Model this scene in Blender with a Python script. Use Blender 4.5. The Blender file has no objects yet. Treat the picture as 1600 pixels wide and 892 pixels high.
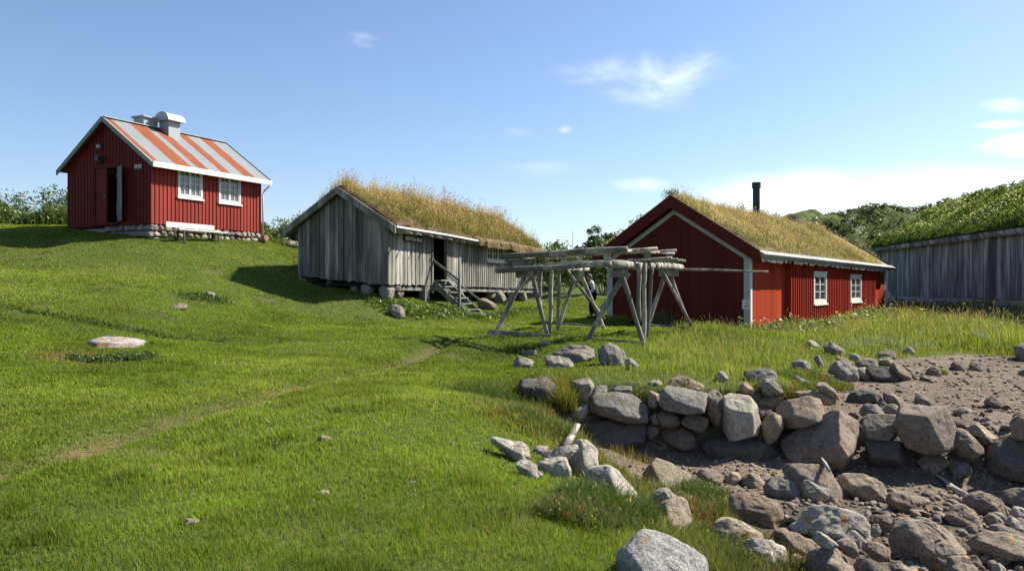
import bpy, math, random
import numpy as np
from mathutils import Vector, Matrix

rng = np.random.default_rng(7)
random.seed(7)
SC = bpy.context.scene
COL = SC.collection
FX, CX, CY = 1200.0, 800.0, 446.0


def W(px, py, d):
    """photo pixel + distance -> world point (camera at the origin looking along +Y)"""
    return np.array([(px - CX) / FX * d, d, (CY - py) / FX * d])


# ------------------------------------------------------------------ noise
def _h(ix, iy, iz, s):
    n = (ix * 374761393 + iy * 668265263 + iz * 2147483647 + s * 974634777) & 0xFFFFFFFF
    n = ((n ^ (n >> 13)) * 1274126177) & 0xFFFFFFFF
    n = n ^ (n >> 16)
    return (n & 0xFFFF) / 32767.5 - 1.0


def vnoise(p, s=0):
    p = np.asarray(p, float)
    i = np.floor(p).astype(np.int64)
    f = p - i
    f = f * f * (3 - 2 * f)
    r = 0
    for a in (0, 1):
        wx = f[..., 0] if a else 1 - f[..., 0]
        for b in (0, 1):
            wy = f[..., 1] if b else 1 - f[..., 1]
            for c in (0, 1):
                wz = f[..., 2] if c else 1 - f[..., 2]
                r = r + wx * wy * wz * _h(i[..., 0] + a, i[..., 1] + b, i[..., 2] + c, s)
    return r


def fbm(p, oct=4, s=0, gain=0.5):
    p = np.asarray(p, float)
    r, a = 0, 1.0
    for o in range(oct):
        r = r + a * vnoise(p * (2.03 ** o) + 17.3 * o, s + o)
        a *= gain
    return r


def n2(x, y, sc, s=0, oct=3):
    x, y = np.asarray(x, float), np.asarray(y, float)
    return fbm(np.stack([x * sc, y * sc, np.zeros_like(x) + 0.37], -1), oct, s)


def sstep(a, b, x):
    t = np.clip((x - a) / (b - a), 0, 1)
    return t * t * (3 - 2 * t)


# ------------------------------------------------------------------ mesh chunks: (verts, loops, sizes, colours, matidx)
def chunk(V, faces, col=(1, 1, 1), mi=0):
    V = np.asarray(V, float)
    L = np.concatenate([np.asarray(f) for f in faces])
    S = np.array([len(f) for f in faces])
    C = np.empty((len(V), 3)); C[:] = col
    return (V, L, S, C, np.full(len(S), mi))


BOXF = [(0, 3, 2, 1), (4, 5, 6, 7), (0, 1, 5, 4), (1, 2, 6, 5), (2, 3, 7, 6), (3, 0, 4, 7)]


def hexa(b, t, col=(1, 1, 1), mi=0):
    return chunk(list(b) + list(t), BOXF, col, mi)


def box(x0, x1, y0, y1, z0, z1, col=(1, 1, 1), mi=0):
    return hexa([(x0, y0, z0), (x1, y0, z0), (x1, y1, z0), (x0, y1, z0)],
                [(x0, y0, z1), (x1, y0, z1), (x1, y1, z1), (x0, y1, z1)], col, mi)


def frame_of(d):
    d = d / np.linalg.norm(d)
    a = np.array([0, 0, 1.0]) if abs(d[2]) < 0.9 else np.array([1.0, 0, 0])
    u = np.cross(a, d); u /= np.linalg.norm(u)
    return u, np.cross(d, u)


def tube(pts, rad, n=10, col=(1, 1, 1), caps=True, squash=1.0, mi=0):
    pts = np.asarray(pts, float)
    if np.isscalar(rad):
        rad = [rad] * len(pts)
    V, F = [], []
    for i, p in enumerate(pts):
        d = pts[min(i + 1, len(pts) - 1)] - pts[max(i - 1, 0)]
        u, v = frame_of(d)
        for k in range(n):
            a = 2 * math.pi * k / n
            V.append(p + rad[i] * (math.cos(a) * u + squash * math.sin(a) * v))
    for i in range(len(pts) - 1):
        for k in range(n):
            a, b = i * n + k, i * n + (k + 1) % n
            F.append((a, b, b + n, a + n))
    if caps:
        F.append(tuple(range(n - 1, -1, -1)))
        F.append(tuple(range((len(pts) - 1) * n, len(pts) * n)))
    return chunk(V, F, col, mi)


def pole(a, b, r, n=10, wob=0.25, col=(1, 1, 1), seg=6, taper=0.85):
    a, b = np.asarray(a, float), np.asarray(b, float)
    u, v = frame_of(b - a)
    P, R = [], []
    ph = rng.uniform(0, 6.28, 4)
    for i in range(seg + 1):
        t = i / seg
        o = wob * r * (math.sin(2.2 * t * 3.1 + ph[0]) * u + math.sin(2.9 * t * 3.1 + ph[1]) * v)
        P.append(a + (b - a) * t + o)
        R.append(r * (1 + (taper - 1) * t) * (1 + 0.07 * math.sin(9 * t + ph[2])))
    return tube(P, R, n, col)


def bar(a, b, w, h, up=(0, 0, 1), col=(1, 1, 1), mi=0):
    """rectangular bar from a to b, w across, h along up"""
    a, b, up = np.asarray(a, float), np.asarray(b, float), np.asarray(up, float)
    d = (b - a) / np.linalg.norm(b - a)
    s = np.cross(d, up); s /= np.linalg.norm(s)
    t = np.cross(s, d)
    q = [(-w / 2, -h / 2), (w / 2, -h / 2), (w / 2, h / 2), (-w / 2, h / 2)]
    return hexa([a + s * i + t * j for i, j in q], [b + s * i + t * j for i, j in q], col, mi)


def merge(chunks):
    off, V, L, S, C, M = 0, [], [], [], [], []
    for (v, l, s, c, m) in chunks:
        V.append(v); L.append(l + off); S.append(s); C.append(c); M.append(m)
        off += len(v)
    return tuple(np.concatenate(a) for a in (V, L, S, C, M))


def mk(name, chunks, mat, parent=None, smooth=False, col=True):
    if isinstance(chunks, tuple):
        chunks = [chunks]
    V, L, S, C, M = merge(chunks)
    me = bpy.data.meshes.new(name)
    me.vertices.add(len(V)); me.vertices.foreach_set("co", V.astype(np.float32).ravel())
    me.loops.add(len(L)); me.loops.foreach_set("vertex_index", L.astype(np.int32))
    me.polygons.add(len(S))
    st = np.concatenate([[0], np.cumsum(S)[:-1]]).astype(np.int32)
    me.polygons.foreach_set("loop_start", st)
    me.polygons.foreach_set("loop_total", S.astype(np.int32))
    mats = mat if isinstance(mat, (list, tuple)) else [mat]
    for m in mats:
        me.materials.append(m)
    if len(mats) > 1:
        me.polygons.foreach_set("material_index", M.astype(np.int32))
    me.polygons.foreach_set("use_smooth", np.full(len(S), smooth))
    me.update(calc_edges=True)
    if col:
        ca = me.color_attributes.new("tint", 'FLOAT_COLOR', 'POINT')
        ca.data.foreach_set("color", np.concatenate([C, np.ones((len(C), 1))], 1).astype(np.float32).ravel())
    o = bpy.data.objects.new(name, me)
    COL.objects.link(o)
    if parent is not None:
        o.parent = parent
    return o


def tag(o, label=None, cat=None, group=None, kind=None):
    if label: o["label"] = label
    if cat: o["category"] = cat
    if group: o["group"] = group
    if kind: o["kind"] = kind
    return o


def empty(name, loc, rz, label, cat, group=None):
    o = bpy.data.objects.new(name, None)
    o.empty_display_size = 0.3
    COL.objects.link(o)
    o.location = loc
    o.rotation_euler = (0, 0, rz)
    return tag(o, label, cat, group)


# ------------------------------------------------------------------ materials
class NT:
    def __init__(s, name):
        s.m = bpy.data.materials.new(name); s.m.use_nodes = True
        s.t = s.m.node_tree; s.t.nodes.clear()

    def n(s, typ, **kw):
        nd = s.t.nodes.new("ShaderNode" + typ)
        for k, v in kw.items():
            if k.startswith("i_"):
                key = k[2:]
                key = int(key) if key.isdigit() else key.replace("_", " ")
                if hasattr(v, "is_linked") or hasattr(v, "links"):
                    s.t.links.new(v, nd.inputs[key])
                else:
                    nd.inputs[key].default_value = v
            else:
                setattr(nd, k, v)
        return nd

    def l(s, a, b):
        s.t.links.new(a, b)

    def coord(s, scale=(1, 1, 1), kind="Object"):
        tc = s.n("TexCoord")
        mp = s.n("Mapping")
        mp.inputs["Scale"].default_value = scale
        s.l(tc.outputs[kind], mp.inputs[0])
        return mp.outputs[0]

    def noise(s, vec, scale, detail=4, rough=0.55, dist=0):
        nd = s.n("TexNoise"); s.l(vec, nd.inputs["Vector"])
        nd.inputs["Scale"].default_value = scale; nd.inputs["Detail"].default_value = detail
        nd.inputs["Roughness"].default_value = rough; nd.inputs["Distortion"].default_value = dist
        return nd.outputs["Fac"]

    def ramp(s, fac, stops, interp='LINEAR'):
        nd = s.n("ValToRGB"); s.l(fac, nd.inputs[0])
        cr = nd.color_ramp; cr.interpolation = interp
        while len(cr.elements) < len(stops):
            cr.elements.new(0.5)
        for e, (p, c) in zip(cr.elements, stops):
            e.position = p
            e.color = (c, c, c, 1) if np.isscalar(c) else (*c, 1)
        return nd.outputs[0]

    def mix(s, fac, a, b, blend='MIX'):
        nd = s.n("Mix", data_type='RGBA', blend_type=blend)
        for v, i in ((fac, 0), (a, 6), (b, 7)):
            if hasattr(v, "links"):
                s.l(v, nd.inputs[i])
            elif i == 0:
                nd.inputs[0].default_value = v
            else:
                nd.inputs[i].default_value = (v, v, v, 1) if np.isscalar(v) else (*v[:3], 1)
        return nd.outputs[2]

    def math(s, op, a, b=0.0, clamp=False):
        nd = s.n("Math", operation=op, use_clamp=clamp)
        for v, i in ((a, 0), (b, 1)):
            if hasattr(v, "links"):
                s.l(v, nd.inputs[i])
            else:
                nd.inputs[i].default_value = v
        return nd.outputs[0]

    def attr(s, name="tint"):
        nd = s.n("Attribute"); nd.attribute_name = name
        return nd.outputs["Color"]

    def bump(s, h, strength=0.4, dist=0.02):
        nd = s.n("Bump"); s.l(h, nd.inputs["Height"])
        nd.inputs["Strength"].default_value = strength; nd.inputs["Distance"].default_value = dist
        return nd.outputs[0]

    def out(s, sh):
        o = s.n("OutputMaterial"); s.l(sh, o.inputs[0])
        return s.m

    def pbr(s, color, rough=0.7, normal=None, metal=0.0, spec=0.3):
        p = s.n("BsdfPrincipled")
        for v, k in ((color, "Base Color"), (rough, "Roughness"), (metal, "Metallic"), (spec, "Specular IOR Level")):
            if hasattr(v, "links"):
                s.l(v, p.inputs[k])
            elif k == "Base Color":
                p.inputs[k].default_value = (*v, 1)
            else:
                p.inputs[k].default_value = v
        if normal is not None:
            s.l(normal, p.inputs["Normal"])
        return p.outputs[0]


def mat_foliage(name, transl=0.4, rough=0.6, spec=0.06):
    t = NT(name)
    c = t.attr()
    d = t.pbr(c, rough, spec=spec)
    tr = t.n("BsdfTranslucent")
    t.l(t.mix(1.0, c, (1.25, 1.2, 0.55), 'MULTIPLY'), tr.inputs[0])
    mx = t.n("MixShader"); mx.inputs[0].default_value = transl
    t.l(d, mx.inputs[1]); t.l(tr.outputs[0], mx.inputs[2])
    return t.out(mx.outputs[0])


def mat_wood(name, dark=(0.085, 0.08, 0.07), light=(0.40, 0.375, 0.325), sc=(22, 22, 0.9), rough=0.85):
    t = NT(name)
    v = t.coord(sc)
    g = t.noise(v, 1.0, 6, 0.65, 0.4)
    big = t.noise(t.coord((2.5, 2.5, 0.35)), 1.0, 4, 0.6)
    knots = t.noise(t.coord((7, 7, 2.6)), 1.0, 2)
    c = t.ramp(g, [(0.30, dark), (0.66, light)])
    c = t.mix(t.ramp(big, [(0.44, 0.82), (0.62, 0.0)]), c, (0.085, 0.08, 0.07), 'MIX')
    c = t.mix(t.ramp(knots, [(0.70, 0.0), (0.76, 0.75)]), c, (0.09, 0.08, 0.07))
    c = t.mix(1.0, c, t.attr(), 'MULTIPLY')
    return t.out(t.pbr(c, rough, t.bump(g, 0.5, 0.01), spec=0.2))


def mat_paint(name, col, wear=0.25, wcol=(0.2, 0.16, 0.14), rough=0.6, bump=0.2):
    t = NT(name)
    g = t.noise(t.coord((16, 16, 1.0)), 1.0, 5, 0.6)
    p = t.noise(t.coord((1.6, 1.6, 0.6)), 1.0, 4, 0.6)
    f = t.noise(t.coord((9, 9, 3.5)), 1.0, 5, 0.7)
    c = t.mix(t.ramp(p, [(0.3, 0.0), (0.75, 0.45)]), col, tuple(0.62 * x for x in col))
    c = t.mix(t.ramp(g, [(0.35, 0.25), (0.6, 0.0)]), c, tuple(0.75 * x for x in col))
    c = t.mix(t.ramp(f, [(0.66, 0.0), (0.74, wear)]), c, wcol)
    c = t.mix(1.0, c, t.attr(), 'MULTIPLY')
    return t.out(t.pbr(c, rough, t.bump(g, bump, 0.006), spec=0.1))


def mat_plain(name, col, rough=0.6, metal=0.0, spec=0.3, var=0.25, sc=6.0, tint=True):
    t = NT(name)
    g = t.noise(t.coord(), sc, 5, 0.6)
    c = t.mix(t.ramp(g, [(0.3, var), (0.7, 0.0)]), col, tuple(0.5 * x for x in col))
    if tint: c = t.mix(1.0, c, t.attr(), 'MULTIPLY')
    return t.out(t.pbr(c, rough, t.bump(g, 0.15, 0.01), metal, spec))


def mat_rock():
    t = NT("granite")
    oi = t.n("ObjectInfo")
    vec = t.coord()
    off = t.n("VectorMath", operation='ADD')
    t.l(vec, off.inputs[0])
    sc = t.n("VectorMath", operation='SCALE'); sc.inputs[3].default_value = 37.0
    cm = t.n("CombineXYZ"); t.l(oi.outputs["Random"], cm.inputs[0]); t.l(oi.outputs["Random"], cm.inputs[1])
    t.l(cm.outputs[0], sc.inputs[0]); t.l(sc.outputs[0], off.inputs[1])
    v = off.outputs[0]
    base = oi.outputs["Color"]
    fine = t.noise(v, 60, 4, 0.7)
    mid = t.noise(v, 9, 6, 0.65, 0.3)
    big = t.noise(v, 2.2, 4, 0.6)
    c = t.mix(t.ramp(big, [(0.35, 0.0), (0.7, 0.5)]), base, (0.17, 0.135, 0.10))
    c = t.mix(t.ramp(mid, [(0.33, 0.6), (0.55, 0.0)]), c, (0.06, 0.055, 0.05))
    sp = t.ramp(fine, [(0.36, 0.42), (0.5, 1.0), (0.66, 1.5)])
    c = t.mix(1.0, c, sp, 'MULTIPLY')
    lich = t.noise(v, 14, 5, 0.75, 0.2)
    lf = t.math('MULTIPLY', t.ramp(lich, [(0.5, 0.0), (0.6, 1.0)]), oi.outputs["Alpha"])
    c = t.mix(lf, c, (0.36, 0.355, 0.32))
    ol = t.noise(v, 6.5, 3, 0.5)
    of = t.math('MULTIPLY', t.ramp(ol, [(0.685, 0.0), (0.705, 1.0)]), t.math('GREATER_THAN', oi.outputs["Alpha"], 0.18))
    c = t.mix(t.math('MULTIPLY', of, 0.8), c, (0.40, 0.17, 0.025))
    hgt = t.math('ADD', t.math('MULTIPLY', mid, 1.0), t.math('MULTIPLY', fine, 0.35))
    return t.out(t.pbr(c, 0.85, t.bump(hgt, 0.75, 0.035), spec=0.25))


def mat_ground():
    t = NT("ground_cover")
    v = t.coord()
    m = t.n("Attribute"); m.attribute_name = "tint"
    sep = t.n("SeparateColor"); t.l(m.outputs["Color"], sep.inputs[0])
    beach, path, far = sep.outputs[0], sep.outputs[1], sep.outputs[2]
    n1 = t.noise(v, 0.35, 5, 0.6); n2_ = t.noise(v, 9, 5, 0.7); n3 = t.noise(v, 45, 3, 0.7)
    g = t.ramp(n1, [(0.3, (0.045, 0.075, 0.012)), (0.55, (0.075, 0.105, 0.018)), (0.75, (0.10, 0.105, 0.03))])
    g = t.mix(t.ramp(n2_, [(0.35, 0.6), (0.6, 0.0)]), g, (0.05, 0.05, 0.02))
    soil = t.ramp(n3, [(0.35, (0.085, 0.055, 0.03)), (0.65, (0.19, 0.125, 0.07))])
    g = t.mix(path, g, soil)
    fg = t.ramp(n2_, [(0.3, (0.035, 0.06, 0.012)), (0.7, (0.10, 0.13, 0.025))])
    g = t.mix(far, g, fg)
    vor = t.n("TexVoronoi"); vor.inputs["Scale"].default_value = 26; t.l(v, vor.inputs["Vector"])
    vor2 = t.n("TexVoronoi"); vor2.inputs["Scale"].default_value = 70; t.l(v, vor2.inputs["Vector"])
    sv = t.n("SeparateColor"); t.l(vor.outputs["Color"], sv.inputs[0])
    gr = t.ramp(sv.outputs[0], [(0.0, (0.07, 0.052, 0.038)), (0.4, (0.15, 0.11, 0.078)), (0.75, (0.20, 0.155, 0.11)), (1.0, (0.24, 0.20, 0.155))])
    damp = t.ramp(t.noise(v, 0.9, 4, 0.6), [(0.38, 0.7), (0.6, 0.0)])
    gr = t.mix(damp, gr, (0.12, 0.085, 0.058))
    gr = t.mix(t.math('MULTIPLY', path, 0.8), gr, (0.05, 0.036, 0.026))  # on the beach this channel holds painted gap shade and damp
    gr = t.mix(t.ramp(t.noise(v, 3.2, 5, 0.7), [(0.55, 0.0), (0.7, 0.7)]), gr, (0.10, 0.075, 0.055))
    c = t.mix(beach, g, gr)
    hb = t.math('MULTIPLY', t.math('SUBTRACT', 1.0, vor.outputs["Distance"]), beach)
    h = t.math('ADD', t.math('ADD', hb, t.math('MULTIPLY', n3, 0.8)), t.math('MULTIPLY', vor2.outputs["Distance"], -0.3))
    return t.out(t.pbr(c, 0.9, t.bump(h, 0.8, 0.03), spec=0.15))


def mat_tin():
    t = NT("rusty_tin")
    v = t.coord()
    sep = t.n("SeparateXYZ"); t.l(v, sep.inputs[0])
    x = sep.outputs[0]
    r = None
    for a, b in ((-0.16, 0.12), (0.80, 1.62), (1.86, 2.46), (3.02, 3.56), (4.18, 4.88)):
        q = t.math('SUBTRACT', 1.0, t.math('DIVIDE', t.math('ABSOLUTE', t.math('SUBTRACT', x, (a + b) / 2)), (b - a) / 2), True)
        r = q if r is None else t.math('ADD', r, q)
    streak = t.noise(t.coord((14, 0.7, 0.7)), 1.5, 5, 0.65)
    fine = t.noise(t.coord((30, 1.6, 1.6)), 1.3, 5, 0.7)
    r = t.math('ADD', t.math('MULTIPLY', t.math('POWER', r, 0.5), 1.0), t.math('MULTIPLY', t.math('SUBTRACT', fine, 0.5), 1.7))
    r = t.ramp(r, [(0.24, 0.0), (0.36, 1.0)])
    rust = t.ramp(streak, [(0.3, (0.10, 0.026, 0.010)), (0.55, (0.225, 0.052, 0.011)), (0.75, (0.17, 0.065, 0.032))])
    zinc = t.ramp(streak, [(0.25, (0.135, 0.155, 0.165)), (0.7, (0.225, 0.245, 0.255))])
    zinc = t.mix(t.ramp(t.noise(v, 9, 4, 0.7), [(0.60, 0.0), (0.70, 0.7)]), zinc, (0.24, 0.11, 0.05))
    c = t.mix(r, zinc, rust)
    wv = t.n("TexWave", wave_type='BANDS', bands_direction='X'); t.l(v, wv.inputs["Vector"])
    wv.inputs["Scale"].default_value = 4.2
    ro = t.math('ADD', t.math('MULTIPLY', r, 0.3), 0.55)
    return t.out(t.pbr(c, ro, t.bump(wv.outputs["Fac"], 0.5, 0.03), 0.0, 0.4))


def mat_glass(name, col, rough=0.06):
    t = NT(name)
    g = t.noise(t.coord(), 3.0, 3)
    c = t.ramp(g, [(0.35, tuple(0.6 * x for x in col)), (0.65, col)])
    return t.out(t.pbr(c, rough, t.bump(g, 0.05, 0.01), spec=0.6))


def mat_banded():
    t = NT("banded_bedrock")
    n = t.noise(t.coord((1.2, 2.0, 9.0)), 2.6, 5, .6, 1.2)
    l = t.noise(t.coord(), 5.0, 5, .7)
    g = t.noise(t.coord(), 45, 3, .7)
    c = t.ramp(n, [(.34, (.10, .085, .08)), (.46, (.26, .235, .225)), (.58, (.32, .29, .26)), (.7, (.16, .135, .12))])
    c = t.mix(t.ramp(l, [(.50, 0.0), (.60, .85)]), c, (.22, .105, .02))
    c = t.mix(1.0, c, t.ramp(g, [(.35, .7), (.65, 1.2)]), 'MULTIPLY')
    return t.out(t.pbr(c, .85, t.bump(n, .8, .05), spec=.2))


M = dict(
    planksilver=mat_wood('bleached_plank', (0.25, 0.235, 0.21), (0.5, 0.48, 0.44), (9, 9, 9)),
    grass=mat_foliage("grass_blades", 0.42),
    leaf=mat_foliage("leaves", 0.3, 0.45, 0.3),
    rock=mat_rock(), banded=mat_banded(), hallwood=mat_wood('silvered_hall_boards', (0.19, 0.19, 0.195), (0.50, 0.50, 0.505)), ground=mat_ground(), tin=mat_tin(),
    wood=mat_wood("weathered_boards"),
    logs=mat_wood("weathered_logs", (0.22, 0.195, 0.15), (0.56, 0.52, 0.42), (9, 9, 9)),
    shaded_red=mat_paint("shaded_barn_red_paint", (0.14, 0.016, 0.013), 0.15),  # darker copy of barn red, carries the smithy gable's shade
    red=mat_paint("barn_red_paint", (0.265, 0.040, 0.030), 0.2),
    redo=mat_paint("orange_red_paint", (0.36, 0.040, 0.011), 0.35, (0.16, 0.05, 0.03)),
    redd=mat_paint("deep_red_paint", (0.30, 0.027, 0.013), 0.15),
    maroon=mat_paint("shaded_dark_red_paint", (0.095, 0.014, 0.008), 0.25, (0.10, 0.06, 0.05)),  # darkened so the boathouse gable's shade sits in the colour
    white=mat_paint("white_paint", (0.66, 0.65, 0.61), 0.3, (0.4, 0.37, 0.31)),
    old_shade_white=mat_paint("worn_shaded_white_paint", (0.40, 0.40, 0.375), 0.8, (0.2, 0.2, 0.17)),
    greygreen=mat_paint("grey_green_paint", (0.21, 0.24, 0.225), 0.4, (0.2, 0.2, 0.19)),
    doorwood=mat_wood("pale_door_boards", (0.12, 0.135, 0.12), (0.29, 0.31, 0.28)),
    dark=mat_plain("dark_metal", (0.035, 0.04, 0.04), 0.5, 0.3),
    black=mat_plain("dark_interior", (0.012, 0.011, 0.010), 0.9),
    zinc=mat_plain("galvanised_metal", (0.32, 0.345, 0.36), 0.5, 0.2, 0.4),
    glass=mat_glass("window_glass", (0.055, 0.055, 0.06)),
    skyglass=mat_glass("sky_grey_glass", (0.15, 0.15, 0.165)),  # sky reflection is put into the pane's grey base colour
    concrete=mat_plain("pale_plinth", (0.30, 0.31, 0.30), 0.9),
    plum=mat_plain("plum_sign_paint", (0.075, 0.012, 0.018), 0.6),
    cream=mat_plain("cream_lettering", (0.8, 0.76, 0.68), 0.6, var=0.1, tint=False),
    drift=mat_plain("bleached_driftwood", (0.40, 0.35, 0.27), 0.8, sc=20),
    skin=mat_plain("skin", (0.42, 0.26, 0.19), 0.6, var=0.1, tint=False),
    hair=mat_plain("grey_hair", (0.16, 0.145, 0.13), 0.8),
    navy=mat_plain("navy_cloth", (0.012, 0.013, 0.024), 0.9, tint=False),
    trouser=mat_plain("black_cloth", (0.014, 0.014, 0.016), 0.9, tint=False),
    shirt=mat_plain("pale_cloth", (0.55, 0.52, 0.60), 0.9, var=0.15, tint=False),
    shoe=mat_plain("shoe_leather", (0.05, 0.045, 0.04), 0.6),
    stone=mat_plain("foundation_stone", (0.27, 0.235, 0.20), 0.9, sc=9),
)

# ------------------------------------------------------------------ terrain
A_PTS = [(0, 892, 4.2), (400, 892, 4.25), (800, 892, 4.3), (-500, 892, 4.0), (0, 800, 5.2), (400, 800, 5.4), (800, 800, 5.5),
         (0, 700, 7.0), (400, 700, 7.4), (750, 700, 7.7), (0, 600, 10.5), (400, 600, 11.5), (700, 600, 12), (-400, 600, 10),
         (0, 530, 14.5), (300, 530, 17), (600, 530, 18.5), (750, 527, 19.5), (0, 478, 18), (200, 492, 18.6), (400, 482, 22.5),
         (560, 482, 24.8), (0, 400, 25), (0, 354, 31), (-300, 340, 32), (200, 420, 24.3), (107, 357.5, 30.1), (235, 373, 27.9), (170, 364, 29),
         (408, 379, 33), (300, 450, 22.5), (420, 405, 29), (440, 386, 33.5), (466, 440, 27.4), (605, 472, 25.8), (740, 492, 28.4),
         (640, 494, 25.5), (680, 480, 27.5), (835, 472, 37.7), (780, 480, 33), (928, 497, 30), (890, 462, 37), (890, 430, 46), (768, 528, 19.6),
         (858, 528, 19.6), (916, 530, 18.3), (1006, 540, 18.2), (871, 511, 22.2), (946, 515, 22.1), (1082, 517, 21),
         (1172, 523, 25), (953, 504, 28.1), (1380, 497, 41.7), (1270, 512, 31.5), (1380, 482, 50), (1456, 486, 42.6), (1600, 497, 33), (1550, 494, 36), (1480, 505, 30),
         (1100, 540, 19.5), (1250, 545, 19), (1330, 556, 17.8), (1450, 545, 19.5), (1560, 545, 20), (1650, 545, 20),
         (800, 570, 15.5), (900, 575, 14.6), (1000, 575, 14.4), (950, 602, 11.9), (1050, 600, 12), (1150, 600, 12.2), (1210, 592, 13),
         (800, 640, 9.9), (860, 665, 9.7), (848, 642, 11), (836, 746, 7.4), (911, 752, 7.85), (780, 690, 8.1), (960, 840, 5.2), (900, 780, 6.3), (880, 700, 9.0), (895, 690, 9.6),
         (1050, 892, 5.4), (1150, 892, 5.9), (1100, 800, 7.7), (950, 765, 8.2), (1020, 770, 8.4)]
A_XYZ = np.array([W(*p) for p in A_PTS] + [(-60, 45, 2.6), (-60, 5, 0.5), (-60, -40, 0), (0, -40, -1.8), (-20, 60, 2.6), (0, 70, 2.0),
                                           (30, 80, 0.5), (60, 60, -1), (60, 10, -2), (50, -40, -2.5), (-30, 38, 2.9), (-8, 45, 2.5), (-4.6, 39, 1.6)])
B_PTS = [(905, 668, 11.5), (950, 698, 11.4), (1050, 706, 11.3), (1150, 715, 11.0), (1300, 725, 10.9), (1450, 745, 10.4), (1560, 756, 10.1),
         (1000, 722, 10.5), (1200, 730, 10.6), (1350, 755, 10.0), (1500, 770, 9.6), (1100, 760, 9.3), (1200, 800, 8.2), (1300, 800, 8.3),
         (1450, 800, 8.4), (1590, 830, 7.7), (1300, 880, 6.6), (1500, 892, 6.6), (1150, 850, 6.9), (1250, 892, 6.3), (960, 715, 10.6),
         (1040, 770, 8.9), (1300, 645, 12.2), (1420, 640, 12.6), (1590, 640, 12.6), (1450, 580, 16), (1590, 580, 16.3), (1590, 615, 13.8), (1350, 590, 15.3),
         (1235, 652, 11.95), (1300, 655, 11.8), (1400, 652, 11.5), (1480, 657, 11.2), (1580, 667, 10.95), (1300, 615, 13.6), (1480, 560, 17.6), (1650, 570, 17)]
B_XYZ = np.array([W(*p) for p in B_PTS] + [(25, 17, -2.4), (25, 8, -2.9), (20, -10, -2.9), (6, -5, -2.5), (40, 10, -3)])


class RBF:
    def __init__(s, P, c=1.2, sm=0.02):
        s.P = P[:, :2]; s.c = c
        n = len(P)
        K = np.sqrt(((s.P[:, None] - s.P[None]) ** 2).sum(-1) + c * c)
        A = np.zeros((n + 1, n + 1)); A[:n, :n] = K - sm * np.eye(n); A[:n, n] = 1; A[n, :n] = 1
        b = np.concatenate([P[:, 2], [0]])
        s.w = np.linalg.solve(A, b)

    def __call__(s, x, y):
        sh = x.shape
        x, y = x.ravel(), y.ravel()
        r = np.empty(len(x))
        for i in range(0, len(x), 20000):
            j = slice(i, i + 20000)
            K = np.sqrt((x[j, None] - s.P[None, :, 0]) ** 2 + (y[j, None] - s.P[None, :, 1]) ** 2 + s.c ** 2)
            r[j] = K @ s.w[:-1] + s.w[-1]
        return r.reshape(sh)


RA, RB = RBF(A_XYZ), RBF(B_XYZ)
BEACH = np.array([(2.2, 5.9), (2.05, 7.6), (1.75, 8.5), (1.25, 9.1), (.85, 9.8), (.62, 10.7), (0.62, 11.55), (1.1, 11.7), (3.3, 11.55), (4.5, 11.6),
                  (4.95, 13.4), (6.2, 15.1), (8.65, 17.2), (10.8, 18.4), (12.75, 18.0), (19, 17.5), (45, 16), (45, -20), (2.3, -20)])


def pdist(x, y, poly, closed=True):
    d = np.full(np.shape(x), 1e9)
    n = len(poly)
    for i in range(n if closed else n - 1):
        a, b = poly[i], poly[(i + 1) % n]
        e = b - a
        t = np.clip(((x - a[0]) * e[0] + (y - a[1]) * e[1]) / (e @ e), 0, 1)
        d = np.minimum(d, np.hypot(x - a[0] - t * e[0], y - a[1] - t * e[1]))
    return d


def inside(x, y, poly):
    r = np.zeros(np.shape(x), bool)
    n = len(poly)
    for i in range(n):
        a, b = poly[i], poly[(i + 1) % n]
        c = ((a[1] > y) != (b[1] > y)) & (x < (b[0] - a[0]) * (y - a[1]) / (b[1] - a[1] + 1e-12) + a[0])
        r ^= c
    return r


def beach_sd(x, y):
    d = pdist(x, y, BEACH)
    return np.where(inside(x, y, BEACH), d, -d)


def g0(px, py, d):
    p = W(px, py, d)
    return (p[0], p[1])


LEDGE = np.array([g0(-200, 462, 17.5), g0(0, 477, 18), g0(130, 495, 17.5), g0(260, 510, 17), g0(360, 519, 17.2), g0(520, 524, 18.2), g0(700, 530, 19)])
TRACK = np.array([g0(-60, 770, 6.0), g0(120, 708, 7.2), g0(270, 662, 8.6), g0(400, 630, 10), g0(500, 597, 12), g0(600, 570, 14.2), g0(680, 541, 17.5), g0(760, 520, 20.5), g0(820, 505, 24), g0(745, 494, 27.8)])


def H(x, y):
    x, y = np.asarray(x, float), np.asarray(y, float)
    xc, yc = np.clip(x, -70, 70), np.clip(y, -45, 85)
    zA = RA(xc, yc); zB = RB(np.clip(x, -5, 45), np.clip(y, -15, 25))
    sd = beach_sd(x, y) + 0.12 * n2(x, y, 1.3, 5)
    m = sstep(-0.25, 0.3, sd)
    lawn = (1 - m)
    z = zA * lawn + zB * m
    dist = np.hypot(x, y)
    z = z + lawn * (0.035 * n2(x, y, 0.55, 11) + 0.02 * n2(x, y, 1.9, 12)) * sstep(1, 5, dist)
    z = z + m * (0.05 * n2(x, y, 0.9, 14) + 0.02 * n2(x, y, 3.5, 15))
    dl = pdist(x, y, LEDGE, False)
    z = z - 0.22 * np.exp(-(dl / 0.16) ** 2) * lawn
    dt = pdist(x, y, TRACK, False)
    z = z - 0.09 * np.exp(-(dt / 0.26) ** 2) * lawn
    z = z + sstep(60, 300, dist) * 0.0
    return z


def axis(lo, hi, a, b, s, g):
    c = list(np.arange(a, b + 1e-6, s))
    st, p = s, b
    while p < hi:
        st *= g; p += st; c.append(p)
    st, p, l = s, a, []
    while p > lo:
        st *= g; p -= st; l.append(p)
    return np.array(l[::-1] + c)


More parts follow.
